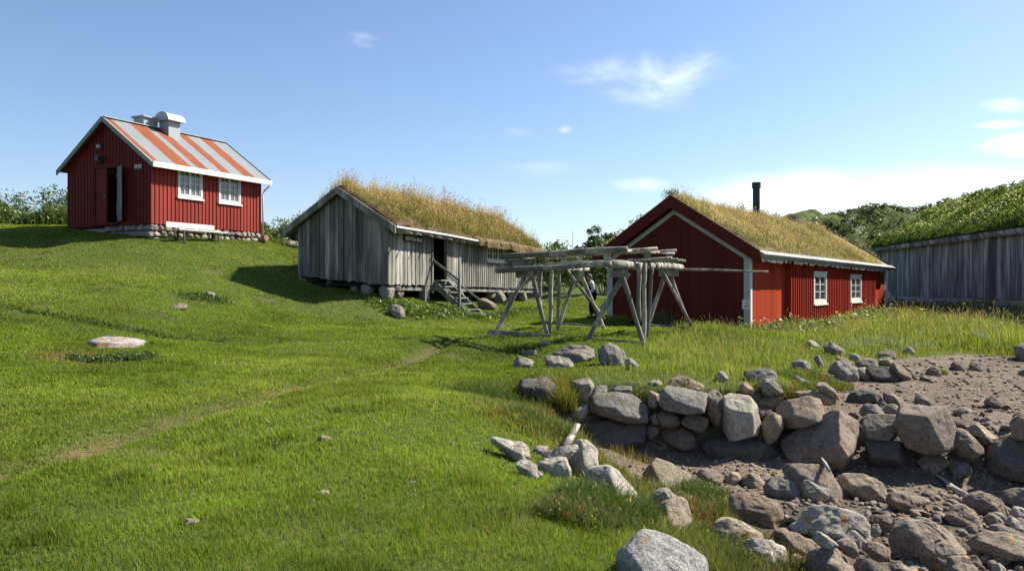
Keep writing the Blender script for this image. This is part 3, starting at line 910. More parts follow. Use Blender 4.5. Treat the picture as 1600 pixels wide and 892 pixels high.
for _o in ROCK_OBJ:
    if _o["label"].startswith("outcrop of white"):
        _o.data.materials.clear(); _o.data.materials.append(M['banded']); _o.scale = (1.15, 1.7, .75)
        _o.location.z -= .10

# loose cobbles: every one an object, a dozen shared meshes
def cobble_mesh(k):
    r = np.random.default_rng(500 + k)
    n = 7
    a = np.sort(r.uniform(0, 6.28, n)); rr = r.uniform(0.75, 1.0, n)
    poly = np.stack([rr * np.cos(a), 0.62 * rr * np.sin(a)], 1)
    V, F = rock_mesh(poly, np.array([1., 0, 0]), np.array([0, 1., 0]), np.array([0, 0, 1.]), 0.75, r.choice([5, 6, 8, 11]), r, 3, 1.0)
    return V, F


COB = []
for k in range(14):
    V, F = cobble_mesh(k)
    me = mk("cobble", (V, F.ravel(), np.full(len(F), 3), np.ones((len(V), 3)), np.zeros(len(F), int)), M['rock'], smooth=True, col=False)
    COB.append(me.data)
    bpy.data.objects.remove(me)


def scatter_cobbles(n, region, smin, smax, label, group, seed, tones):
    r = np.random.default_rng(seed)
    k = 0
    reg = np.array(region, float)
    lo, hi = reg.min(0), reg.max(0)
    while k < n:
        px, py = r.uniform(lo[0], hi[0]), r.uniform(lo[1], hi[1])
        if not inside(np.array([px]), np.array([py]), reg)[0]:
            continue
        d = march(px, py)
        s = smin * (smax / smin) ** (r.random() ** 1.25)
        p = W(px, py, d)
        o = bpy.data.objects.new("cobble", COB[int(r.integers(14))])
        COL.objects.link(o)
        o.location = (p[0], p[1], p[2] + s * 0.25)
        o.scale = (s, s * r.uniform(.7, 1), s * r.uniform(.7, 1.1))
        o.rotation_euler = (r.uniform(-.5, .5), r.uniform(-.5, .5), r.uniform(0, 6.28))
        t = TONES[r.choice(tones)]
        j = r.uniform(.75, 1.25)
        o.color = (t[0] * j, t[1] * j, t[2] * j, t[3])
        tag(o, label, "cobble", group)
        k += 1


scatter_cobbles(160, [(1225, 775), (1330, 770), (1400, 790), (1500, 800), (1600, 815), (1600, 892), (1390, 892), (1340, 860), (1220, 850), (1205, 800)],
                0.03, 0.12, "loose rounded cobble among the foreground boulders of the shore", "cobbles among the foreground boulders", 31, ['g', 'lg', 'p', 'bg', 's', 'b', 'gr', 'o', 'bg'])
scatter_cobbles(45, [(1290, 610), (1600, 560), (1600, 690), (1500, 640), (1420, 640), (1340, 640)],
                0.025, 0.08, "small scattered stone on the gravel behind the shore wall", "stones on the upper gravel", 32, ['bg', 'b', 'bg', 's', 'd'])
scatter_cobbles(30, [(920, 690), (1100, 715), (1350, 745), (1560, 775), (1480, 775), (1100, 760), (960, 725)],
                0.02, 0.07, "small reddish-brown stone on the strip of gravel below the shore wall", "stones on the lower gravel", 33, ['b', 'p', 'bg', 's'])


scatter_cobbles(26, [(1440, 645), (1600, 635), (1600, 668), (1530, 690), (1480, 665)], 0.08, 0.17, "grey stone in the rubble behind the right end of the shore wall", "rubble behind the shore wall", 34, ['g', 'bg', 'bg', 'b', 'd'])

scatter_cobbles(34, [(1215, 770), (1330, 765), (1420, 780), (1600, 800), (1600, 892), (1390, 892), (1340, 870), (1215, 860)], 0.10, 0.2, "half-buried stone packed between the big foreground boulders of the shore", "stones packed between the foreground boulders", 35, ['bg', 'b', 'g', 'bg', 's', 'lg'])

# dark hearting stones filling the gaps of the shore wall
def hearting():
    r = np.random.default_rng(44)
    for i in range(92):
        px = 905 + i * 7.6 + r.uniform(-5, 5)
        py = np.interp(px, [905, 1050, 1250, 1400, 1600], [640, 668, 680, 690, 712]) + r.uniform(-38, 32)
        p = W(px, py, wallD(px) + .34)
        s = r.uniform(.12, .24)
        o = bpy.data.objects.new("wall_stone", COB[int(r.integers(14))]); COL.objects.link(o)
        o.location = p; o.scale = (s * 1.2, s * .8, s * 1.1); o.rotation_euler = (r.uniform(-.4, .4), r.uniform(-.4, .4), r.uniform(0, 6.28))
        j = r.uniform(.8, 1.2); o.color = (.10 * j, .082 * j, .062 * j, .1)
        tag(o, "small dark packing stone in the gaps between the shore wall's big stones", "rock", "packing stones of the shore wall")


hearting()

# gravel: stuff
def pebbles():
    r = np.random.default_rng(77)
    V0, F0 = ICO[2]
    n = 26000
    x = r.uniform(0.9, 22, n * 2); y = r.uniform(5.5, 19, n * 2)
    keep = (beach_sd(x, y) > 0.03) & (np.abs(x) < y * 0.8 + 1) & (r.random(n * 2) < np.clip(1.0 - (y - 6) * 0.085, .22, 1) * sstep(-.7, .5, n2(x, y, 0.7, 61)))
    x, y = x[keep][:6500], y[keep][:6500]
    z = H(x, y)
    n = len(x)
    s = (0.007 + 0.02 * r.random(n) ** 3 + (y < 9.4) * (x > y * .34) * .045 * r.random(n) ** 3) * np.clip(y / 8, 1, 1.9)
    sc = np.stack([s, s * r.uniform(.6, 1, n), s * r.uniform(.45, .9, n)], 1)
    B = V0 * (1 + 0.25 * vnoise(V0 * 1.7 + 3, 4))[:, None]
    a = r.uniform(0, 6.28, n)
    P = B[None] * sc[:, None]
    X = P[..., 0] * np.cos(a)[:, None] - P[..., 1] * np.sin(a)[:, None]
    Y = P[..., 0] * np.sin(a)[:, None] + P[..., 1] * np.cos(a)[:, None]
    V = np.stack([X + x[:, None], Y + y[:, None], P[..., 2] + (z + s * 0.2)[:, None]], -1).reshape(-1, 3)
    F = (F0[None] + (np.arange(n) * len(V0))[:, None, None]).reshape(-1)
    pal = np.array([(.19, .145, .105), (.23, .18, .135), (.14, .115, .095), (.23, .15, .11), (.27, .235, .19), (.10, .085, .075)])
    c = pal[r.integers(len(pal), size=n)] * r.uniform(.7, 1.15, n)[:, None]
    C = np.repeat(c, len(V0), 0)
    m = mat_plain("pebble_stone", (1, 1, 1), 0.9, var=0.3, sc=40)
    o = mk("gravel", (V, F, np.full(n * len(F0), 3), C, np.zeros(n * len(F0), int)), m, smooth=True)
    tag(o, "brown gravel and pebbles of the shore", "gravel", kind="stuff")


pebbles()
# ------------------------------------------------------------------ grass
def blades(P, h, w, C, lean, r, head=None, headcol=None, headw=.8):
    """one 5-vertex blade per point (quad + tip triangle); optional seed head lozenge"""
    n = len(P)
    a = r.uniform(0, 2 * math.pi, n)
    dx, dy = np.cos(a), np.sin(a)
    b = a + math.pi / 2 + r.uniform(-.6, .6, n)
    sx, sy = np.cos(b), np.sin(b)
    l1, l2 = lean * h * 0.25, lean * h
    hz_ = h * np.sqrt(np.clip(1 - (0.75 * lean) ** 2, .15, 1))
    def pt(l, z, wd):
        return np.stack([P[:, 0] + dx * l + sx * wd, P[:, 1] + dy * l + sy * wd, P[:, 2] + z], 1)
    o = np.zeros(n)
    V = np.stack([pt(o, o - 0.01, -w / 2), pt(o, o - 0.01, w / 2), pt(l1, hz_ * .55, w * .42), pt(l1, hz_ * .55, -w * .42), pt(l2, hz_, o)], 1)
    base = (np.arange(n) * 5)[:, None]
    L = np.concatenate([base + 0, base + 1, base + 2, base + 3, base + 3, base + 2, base + 4], 1).ravel()
    S = np.tile([4, 3], n)
    Cc = np.repeat(C, 5, 0)
    ch = [(V.reshape(-1, 3), L, S, Cc, np.zeros(2 * n, int))]
    if head is not None and head.any():
        k = np.where(head)[0]
        m = len(k)
        hl = h[k] * r.uniform(.10, .2, m); hw = w[k] * headw
        tip = V[k, 4]
        q = np.stack([tip, tip, tip, tip], 1)
        q[:, 0, 2] -= hl * .5; q[:, 2, 2] += hl * .5
        q[:, 0, :2] -= np.stack([dx[k], dy[k]], 1) * (hl * .35)[:, None]; q[:, 2, :2] += np.stack([dx[k], dy[k]], 1) * (hl * .4)[:, None]
        q[:, 1, 0] += sx[k] * hw; q[:, 1, 1] += sy[k] * hw
        q[:, 3, 0] -= sx[k] * hw; q[:, 3, 1] -= sy[k] * hw
        hc = headcol[r.integers(len(headcol), size=m)] * r.uniform(.75, 1.2, m)[:, None]
        ch.append((q.reshape(-1, 3), np.arange(4 * m), np.full(m, 4), np.repeat(hc, 4, 0), np.zeros(m, int)))
    return ch


def pal(cols, n, r, v=0.25):
    cols = np.array(cols)
    return cols[r.integers(len(cols), size=n)] * r.uniform(1 - v, 1 + v, n)[:, None]


LAWN = [(.122, .205, .016), (.158, .232, .024), (.100, .180, .013), (.185, .248, .032), (.138, .195, .024), (.215, .248, .05)]
DRY = [(.26, .22, .085), (.22, .17, .07), (.30, .26, .12), (.17, .15, .05)]
LONG = [(.070, .125, .022), (.095, .150, .030), (.055, .100, .020), (.12, .165, .045), (.13, .14, .04)]
RUST = [(.20, .10, .05), (.24, .14, .07), (.17, .11, .05), (.22, .17, .08)]

HOUSES = []      # footprints in world XY, filled by the building code


def clear_of_houses(x, y, pad=0.0):
    ok = np.ones(len(x), bool)
    for poly in HOUSES:
        ok &= ~inside(x, y, poly)
    return ok


TALL = np.array([(2.9, 17.0), (3.2, 15.0), (2.6, 13.4), (1.2, 12.6), (0.75, 11.8), (4.3, 11.8), (4.95, 13.3), (6.2, 15.0), (8.65, 17.1), (10.8, 18.3),
                 (12.75, 17.9), (24, 17.4), (24, 29), (22.6, 36), (23.5, 46), (22, 46), (20.6, 41.9), (7.75, 25.2), (6.2, 23.6), (5.0, 22.4), (3.9, 19.8)])
HEATH = np.array(g0(128, 533, 13.4))


def grow_lawn():
    r = np.random.default_rng(5)
    xs, ys = [], []
    for (d0, d1, dens) in ((3.3, 5.2, 5200), (5.2, 7.5, 4200), (7.5, 11, 3000), (11, 16, 1750), (16, 23, 950), (23, 36, 480)):
        A = 0.5 * 1.56 * (d1 ** 2 - d0 ** 2)
        n = int(A * dens)
        y = np.sqrt(r.uniform(d0 ** 2, d1 ** 2, n)); x = y * r.uniform(-0.78, 0.78, n)
        xs.append(x); ys.append(y)
    for (x0, x1, y0, y1, nn) in ((-13, -2.4, 1.0, 3.4, 9000), (-14, -4, 3.0, 11, 52000), (-24, -9, 8, 22, 60000), (-2.4, 2.2, 1.0, 3.3, 12000)):
        xx, yy_ = r.uniform(x0, x1, nn), r.uniform(y0, y1, nn)
        k = (xx < -.78 * yy_) | (yy_ < 3.3)
        xs.append(xx[k]); ys.append(yy_[k])
    x, y = np.concatenate(xs), np.concatenate(ys)
    sd = beach_sd(x, y) + 0.18 * n2(x, y, 2.3, 21, 2)
    ok = (sd < 0.02) & ~inside(x, y, TALL) & clear_of_houses(x, y) & ((x < y * 0.30 + 3) | (y < 20))
    dt = pdist(x, y, TRACK, False)
    tr = np.exp(-(dt / 0.22) ** 2) * (.3 + .6 * sstep(-0.3, 0.4, n2(x, y, 2.2, 22, 2))) * .85
    ok &= r.random(len(x)) > tr * 0.75
    bare = sstep(0.7, 1.0, n2(x, y, 0.8, 23))
    ok &= r.random(len(x)) > bare * 0.5
    x, y, sd, tr = x[ok], y[ok], sd[ok], tr[ok]
    n = len(x)
    d = np.hypot(x, y)
    cl = n2(x, y, 1.1, 41); cl2 = n2(x, y, 4.5, 42, 2); big = n2(x, y, 0.28, 43)
    edge = sstep(1.9, 0.15, -sd) * sstep(13.5, 12.0, y)
    h = (0.045 + 0.018 * cl + 0.012 * cl2) * r.uniform(.6, 1.35, n)
    h = np.clip(h, .018, .12) * (1 - 0.35 * tr) + 0.15 * edge * r.uniform(.4, 1.2, n) * np.clip(0.75 + 0.6 * cl, .2, 1.4)
    tuf = np.clip(n2(x, y, 2.6, 47, 2) - .25, 0, 1)
    h *= 1 + 0.35 * sstep(9, 4.5, d) * np.clip(cl + .2, 0, 1) + 1.5 * tuf * sstep(20, 6, d)
    w = np.maximum(0.0038, 0.00085 * d) * r.uniform(.7, 1.2, n)
    broad = r.random(n) < .08 + .25 * sstep(.25, .7, n2(x, y, .7, 46))
    w[broad] *= 2.4; h[broad] *= .6
    C = pal(LAWN, n, r, .22)
    mixd = np.clip(0.04 + 0.16 * sstep(0.1, 0.8, cl) + 0.16 * sstep(.1, .6, big) + 0.9 * tr + .25 * edge, 0, .85)
    dry = r.random(n) < mixd * 0.55
    C[dry] = pal(DRY, dry.sum(), r)
    el = (r.random(n) < edge) & ~dry
    C[el] = pal(LONG, el.sum(), r)
    rs = (r.random(n) < 0.20 * edge)
    C[rs] = pal(RUST, rs.sum(), r)
    C[broad & ~dry] *= np.array([.72, .80, .9])
    C *= (1 + 0.26 * big + 0.24 * n2(x, y, 0.9, 44) - .35 * np.clip(tuf, 0, .6))[:, None]
    yl = sstep(.05, .7, n2(x, y, .42, 48))
    C *= 1 + yl[:, None] * np.array([.16, .07, .30])
    heath = .95 * np.exp(-(((x - HEATH[0]) / 0.8) ** 2 + ((y - HEATH[1]) / 0.7) ** 2) ** 2)
    hh = r.random(n) < heath
    C[hh] = pal(RUST + DRY, hh.sum(), r)
    z = H(x, y)
    lean = np.clip(r.normal(.55, .28, n), .05, 1.15)
    ch = blades(np.stack([x, y, z], 1), h, w, C, lean, r)
    o = mk("lawn_grass", ch, M['grass'])
    tag(o, "short mown green grass of the sloping lawn", "grass", kind="stuff")


def grow_tall():
    r = np.random.default_rng(6)
    n0 = 520000
    x = r.uniform(0.5, 25, n0); y = r.uniform(11.5, 46.5, n0)
    ok = inside(x, y, TALL) & (np.abs(x) < y * .8) & clear_of_houses(x, y)
    sd = beach_sd(x, y)
    ok &= sd < -0.02
    d = np.hypot(x, y)
    ok &= r.random(n0) < np.clip((15 / d) ** 1.3, .15, 1)
    x, y, d, sd = x[ok], y[ok], d[ok], sd[ok]
    n = len(x)
    cl = n2(x, y, .55, 51); c2 = n2(x, y, 2.2, 52, 2)
    low = sstep(1.3, 0.2, -sd)
    h = np.clip(.40 + .22 * cl + .13 * c2, .14, .85) * r.uniform(.5, 1.2, n) * (1 - .65 * low)
    h *= np.clip((y - 10) / 9, .45, 1.0)
    h *= 1 - 0.40 * sstep(2.0, 3.2, x) * sstep(9, 7, x) * sstep(15, 18, y)
    h *= 1 - 0.45 * sstep(30, 22, y) * sstep(5.5, 7.5, x) * sstep(11, 8.5, x)
    w = np.maximum(.005, .0007 * d) * r.uniform(.7, 1.25, n)
    C = pal(LONG + [(.12, .185, .035), (.15, .20, .05)], n, r, .22)
    C *= np.array([1.6, 1.5, 1.15])
    C *= (1 + .25 * n2(x, y, .35, 53))[:, None]
    blue = np.exp(-(((x - 9.2) / 1.6) ** 2 + ((y - 19.5) / .8) ** 2)) > .35
    b = blue & (r.random(n) < .75)
    C[b] = pal([(.13, .19, .13), (.16, .21, .16)], b.sum(), r)
    dry = r.random(n) < .10 + .22 * low + .15 * sstep(.2, .8, n2(x, y, .45, 54))
    C[dry] = pal(DRY + RUST[:2], dry.sum(), r)
    head = (r.random(n) < .09)
    h[head] *= 1.45; w[head] *= .6
    C[head] = pal([(.30, .28, .14), (.26, .24, .12)], head.sum(), r)
    P = np.stack([x, y, H(x, y)], 1)
    lean = np.clip(r.normal(.42, .25, n), .05, 1.1)
    o = mk("tall_grass", blades(P, h, w, C, lean, r, head, np.array([(.30, .24, .13), (.25, .17, .13), (.34, .30, .17)])), M['grass'])
    tag(o, "tall uncut meadow grass on the bank below the red boathouse", "grass", kind="stuff")


def tuft(px, py, n, rad, h, cols, seed, name, label, d=None, w=.006, lean=.6):
    r = np.random.default_rng(seed)
    d = d or march(px, py)
    c = W(px, py, d)
    a, q = r.uniform(0, 6.28, n), np.sqrt(r.random(n)) * rad
    x, y = c[0] + q * np.cos(a), c[1] + q * np.sin(a)
    z = np.maximum(H(x, y), c[2] - 0.05) if d is not None else H(x, y)
    hh = h * r.uniform(.45, 1.15, n) * (1 - .45 * (q / rad) ** 2)
    P = np.stack([x, y, z], 1)
    ch = blades(P, hh, np.full(n, w) * r.uniform(.7, 1.3, n), pal(cols, n, r), np.clip(r.normal(lean, .25, n), .1, 1.15), r,
                r.random(n) < .05, np.array([(.30, .24, .13)]))
    return tag(mk(name, ch, M['grass']), label, "grass tussock")


def leaf_cloud(centres, radii, n, size, cols, r, flat=0.0, droop=0.0):
    """n leaf quads spread through ellipsoids"""
    k = r.integers(len(centres), size=n)
    c, rd = np.asarray(centres)[k], np.asarray(radii)[k]
    v = r.normal(size=(n, 3)); v /= np.linalg.norm(v, axis=1)[:, None]
    P = c + v * rd * (r.random(n) ** .45)[:, None]
    nrm = r.normal(size=(n, 3)) + np.array([0, 0, flat]); nrm /= np.linalg.norm(nrm, axis=1)[:, None]
    t = np.cross(nrm, r.normal(size=(n, 3))); t /= np.linalg.norm(t, axis=1)[:, None]
    b = np.cross(nrm, t)
    s = size * r.uniform(.6, 1.4, n)[:, None]
    V = np.stack([P - t * s, P + b * s * .45, P + t * s, P - b * s * .45], 1).reshape(-1, 3)
    C = pal(cols, n, r, .3)
    return (V, np.arange(4 * n), np.full(n, 4), np.repeat(C, 4, 0), np.zeros(n, int))


def bush(px, py, d, h, wd, label, seed, cols, n=2600, leaf=.06, name="bush", cat="bush", group=None, loose=1.0, base=None):
    r = np.random.default_rng(seed)
    p = W(px, py, d)
    if base is None:
        p[2] = hz(p[0], p[1]) - .05
    e = empty(name, tuple(p), 0, label, cat, group)
    st = []
    cen, rad = [], []
    m = 9
    for i in range(m):
        a = r.uniform(0, 6.28); q = r.uniform(.1, .95) * wd * .5
        tp = np.array([q * math.cos(a), q * math.sin(a) * .8, h * r.uniform(.45, .98) * (1 - .35 * (q / (wd * .5)) ** 2)])
        st.append(tube([np.array([tp[0] * .15, tp[1] * .15, 0]), tp * np.array([.6, .6, .55]) + r.normal(size=3) * .03 * h, tp], [.03, .018, .006], 5))
        for j in range(3):
            f = r.uniform(.45, 1.0)
            cen.append(tp * f + r.normal(size=3) * .07 * h); rad.append(np.array([.17, .17, .14]) * r.uniform(.7, 1.25) * max(h, wd) * loose)
    mk("stem", st, M['logs'], e)
    mk("foliage", leaf_cloud(cen, rad, n, leaf, cols, r, .3), M['leaf'], e)
    return e


BUSHC = [(.055, .095, .02), (.075, .12, .028), (.04, .075, .018), (.10, .14, .035), (.065, .11, .03)]
# ------------------------------------------------------------------ building helpers
def spans(z0, z1, cuts):
    out = [(z0, z1)]
    for a, b in cuts:
        nx = []
        for p, q in out:
            if b <= p or a >= q: nx.append((p, q)); continue
            if a > p + .02: nx.append((p, a))
            if b < q - .02: nx.append((b, q))
        out = nx
    return out


def plank_wall(place, s0, s1, zb, zt, openings=(), width=.14, wj=0.1, t=.022, gap=.006, tint=None, alt=0.0, r=rng, ragged=0.0, inner=0.06):
    """vertical boards; place(s, off, z) -> local xyz; zb / zt functions of s"""
    ch = []
    br = {s0, s1}
    for o in openings: br |= {o[0], o[1]}
    br = sorted(b for b in br if s0 <= b <= s1)
    k = 0
    for a, b in zip(br[:-1], br[1:]):
        n = max(1, int(round((b - a) / width)))
        e = np.linspace(a, b, n + 1)
        if n > 1: e[1:-1] += r.uniform(-wj, wj, n - 1) * width
        for p, q in zip(e[:-1], e[1:]):
            k += 1
            m = .5 * (p + q)
            cuts = [(o[2], o[3]) for o in openings if o[0] - 1e-4 <= m <= o[1] + 1e-4]
            tc = tint(m, k) if tint else (1, 1, 1)
            off = t + (alt if k % 2 else 0) + r.uniform(0, .004)
            zb0, zt0 = zb(m) - r.uniform(0, ragged), None
            for (u, v) in spans(zb0, 1e3, cuts):
                top = v > 999
                z0a, z0b = u, u
                z1a, z1b = (zt(p), zt(q)) if top else (v, v)
                if top and min(z1a, z1b) <= u: continue
                g = gap / 2
                B = [place(p + g, off, z0a), place(q - g, off, z0b), place(q - g, -inner, z0b), place(p + g, -inner, z0a)]
                T = [place(p + g, off, z1a), place(q - g, off, z1b), place(q - g, -inner, z1b), place(p + g, -inner, z1a)]
                ch.append(hexa(B, T, tc))
    return ch


def battens(place, s0, s1, zb, zt, spacing, w, t0, t1, openings=(), tint=None, r=rng):
    ch = []
    n = int((s1 - s0) / spacing)
    for i in range(n + 1):
        s = s0 + i * (s1 - s0) / n + r.uniform(-.01, .01)
        cuts = [(o[2] - .06, o[3] + .06) for o in openings if o[0] - .06 < s < o[1] + .06]
        for (u, v) in spans(zb(s), zt(s), cuts):
            tc = tint(s, i) if tint else (1, 1, 1)
            ch.append(hexa([place(s - w / 2, t1, u), place(s + w / 2, t1, u), place(s + w / 2, t0, u), place(s - w / 2, t0, u)],
                           [place(s - w / 2, t1, v), place(s + w / 2, t1, v), place(s + w / 2, t0, v), place(s - w / 2, t0, v)], tc))
    return ch


def pbox(place, s0, s1, o0, o1, z0, z1, col=(1, 1, 1)):
    return hexa([place(s0, o1, z0), place(s1, o1, z0), place(s1, o0, z0), place(s0, o0, z0)],
                [place(s0, o1, z1), place(s1, o1, z1), place(s1, o0, z1), place(s0, o0, z1)], col)


def window(parent, place, s0, s1, z0, z1, cases, cols, rows, case=.07, mat='white', glass='skyglass', head=True, proud=.05, sill=True, label=None):
    f = [pbox(place, s0, s0 + case, -.04, proud, z0, z1), pbox(place, s1 - case, s1, -.04, proud, z0, z1),
         pbox(place, s0 + case, s1 - case, -.04, proud, z1 - case, z1), pbox(place, s0 + case, s1 - case, -.04, proud, z0, z0 + case)]
    a, b, c, d = s0 + case, s1 - case, z0 + case, z1 - case
    wc = (b - a) / cases
    for i in range(cases):
        p, q = a + i * wc, a + (i + 1) * wc
        st = .045
        x = .028
        f += [pbox(place, p + .002, p + st, -.03, x, c, d), pbox(place, q - st, q - .002, -.03, x, c, d),
              pbox(place, p + st, q - st, -.03, x, d - st, d - .002), pbox(place, p + st, q - st, -.03, x, c + .002, c + st)]
        for k in range(1, cols):
            m = p + st + (q - p - 2 * st) * k / cols
            f.append(pbox(place, m - .012, m + .012, -.02, .018, c + st, d - st))
        for k in range(1, rows):
            m = c + st + (d - c - 2 * st) * k / rows
            f.append(pbox(place, p + st, q - st, -.02, .015, m - .012, m + .012))
    w = mk("window", f, M[mat], parent)
    if label: w["label"] = label
    mk("pane", [pbox(place, a + .01, b - .01, -.012, -.004, c + .01, d - .01)], M[glass], w)
    if sill:
        mk("sill", [pbox(place, s0 - .05, s1 + .05, -.02, proud + .05, z0 - .07, z0 - .004)], M[mat], w)
    if head:
        mk("head_board", [pbox(place, s0 - .04, s1 + .04, -.02, proud + .03, z1 + .004, z1 + .05)], M[mat], w)
    return w


def turf(parent, zr, u0, u1, v0, v1, vr, th, r, dens, hgt, cols, headcols, headp, wid, soil=(.15, .10, .055), name="turf_roof", ragged=.06, hfun=None, edge_green=None, extra=None):
    nu = int((u1 - u0) / .14); nv = int((v1 - v0) / .11)
    U, V = np.meshgrid(np.linspace(u0, u1, nu), np.linspace(v0, v1, nv), indexing='ij')
    e = np.minimum(np.minimum(U - u0, u1 - U) / .15, np.minimum(V - v0, v1 - V) / .12)
    rd = np.minimum(np.clip(e, 0, 1), 1)
    Uj = U + np.where(np.minimum(U - u0, u1 - U) < .01, 0, ragged * .4 * n2(U, V, 3, 71))
    Vj = V + np.where((V - v0 < .01) | (v1 - V < .01), ragged * n2(U, V, 2.6, 72), 0)
    T = zr(U, V) + th * (.45 + .55 * np.sqrt(rd)) + .05 * n2(U, V, 1.6, 73) + .025 * n2(U, V, 5, 74)
    B = zr(U, V) + .012
    N = nu * nv
    I = np.arange(N).reshape(nu, nv)
    q = np.stack([I[:-1, :-1], I[1:, :-1], I[1:, 1:], I[:-1, 1:]], -1).reshape(-1, 4)
    ring = np.concatenate([I[:, 0], I[-1, 1:], I[-2::-1, -1], I[0, -2:0:-1]])
    rq = np.stack([ring, np.roll(ring, -1), np.roll(ring, -1) + N, ring + N], -1)[:, ::-1]
    F = np.concatenate([q, q[:, ::-1] + N, rq])
    Vv = np.concatenate([np.stack([Uj, Vj, T], -1).reshape(-1, 3), np.stack([U, V, B], -1).reshape(-1, 3)])
    s = np.array(soil)[None] * (1 + .5 * n2(Vv[:, 0] * 1.0, Vv[:, 1] * 3, 4, 75))[:, None]
    ch = [(Vv, F.ravel(), np.full(len(F), 4), s, np.zeros(len(F), int))]
    n = int(dens * (u1 - u0) * (v1 - v0))
    u, v = r.uniform(u0 + .03, u1 - .03, n), r.uniform(v0 + .02, v1 - .02, n)
    e = np.minimum(np.minimum(u - u0, u1 - u) / .15, np.minimum(v - v0, v1 - v) / .12)
    z = zr(u, v) + th * (.45 + .55 * np.sqrt(np.clip(e, 0, 1))) + .05 * n2(u, v, 1.6, 73) + .025 * n2(u, v, 5, 74)
    cl = n2(u, v, .9, 76); c2 = n2(u, v, 3.2, 77, 2)
    h = hgt * np.clip(.85 + .6 * cl + .6 * c2, .15, 1.9) * r.uniform(.5, 1.15, n)
    if hfun is not None: h *= hfun(u, v)
    C = pal(cols, n, r, .25) * (1 + .3 * n2(u, v, .5, 78))[:, None]
    if edge_green is not None:
        k = r.random(n) < edge_green(u, v) + .55 * sstep(.15, .6, n2(u, v, .45, 79))
        C[k] = pal([(.11, .13, .03), (.15, .15, .035), (.09, .11, .025)], k.sum(), r)
    head = r.random(n) < headp
    h[head] *= 1.4
    lean = np.clip(r.normal(.4, .25, n), .02, 1.05)
    wd = wid * r.uniform(.7, 1.3, n); wd[head] *= .55
    ch += blades(np.stack([u, v, z], 1), h, wd, C, lean, r, head, np.array(headcols), 1.8)
    if extra: ch += extra(u, v, z)
    return mk(name, ch, M['grass'], parent)


def slab(zr, u0, u1, vs, t, col=(1, 1, 1)):
    """roof boarding: hexahedra between successive v stations"""
    ch = []
    for a, b in zip(vs[:-1], vs[1:]):
        q = [(u0, a), (u1, a), (u1, b), (u0, b)]
        ch.append(hexa([(x, y, float(zr(np.array(x), np.array(y))) - t) for x, y in q], [(x, y, float(zr(np.array(x), np.array(y)))) for x, y in q], col))
    return ch


def footprint(loc, rz, x0, x1, y0, y1):
    c, s = math.cos(rz), math.sin(rz)
    HOUSES.append(np.array([(loc[0] + c * x - s * y, loc[1] + s * x + c * y) for x, y in ((x0, y0), (x1, y0), (x1, y1), (x0, y1))]))


def text_obj(name, txt, mat, parent, size, loc, rot, extr=.004, align='CENTER'):
    cu = bpy.data.curves.new(name, 'FONT')
    cu.body = txt; cu.size = size; cu.extrude = extr; cu.align_x = align; cu.align_y = 'CENTER'
    cu.materials.append(mat)
    tmp = bpy.data.objects.new(name, cu); COL.objects.link(tmp)
    bpy.context.view_layer.update()
    me = bpy.data.meshes.new_from_object(tmp)
    bpy.data.objects.remove(tmp)
    o = bpy.data.objects.new(name, me); COL.objects.link(o)
    o.parent = parent; o.location = loc; o.rotation_euler = rot
    return o


def barge(zr, u, v0, vr, v1, dz_top, h, t, r=rng, col=(1, 1, 1)):
    ch = []
    f = lambda v: float(zr(np.array(0.0), np.array(v)))
    for a, b in ((v0, vr), (vr, v1)):
        za, zb = f(a) + dz_top, f(b) + dz_top
        ch.append(hexa([(u - t / 2, a, za - h), (u + t / 2, a, za - h), (u + t / 2, b, zb - h), (u - t / 2, b, zb - h)],
                       [(u - t / 2, a, za), (u + t / 2, a, za), (u + t / 2, b, zb), (u - t / 2, b, zb)], col))
    return ch


GAB = lambda s, o, z: (-o, s, z)       # near gable: s along local y, outward = -x
LNG = lambda s, o, z: (s, -o, z)       # long front: s along local x, outward = -y


def back_walls(L, Wd, zg, zt, zb, mat, parent, name="back_wall"):
    """plain far gable and rear wall that close the building"""
    ch = []
    n = 12
    for i in range(n):
        a, b = Wd * i / n, Wd * (i + 1) / n
        ch.append(hexa([(L - .08, a, zb), (L, a, zb), (L, b, zb), (L - .08, b, zb)], [(L - .08, a, zg(a)), (L, a, zg(a)), (L, b, zg(b)), (L - .08, b, zg(b))]))
    ch.append(box(0.06, L - .081, Wd - .08, Wd, zb, zt))
    return mk(name, ch, mat, parent)


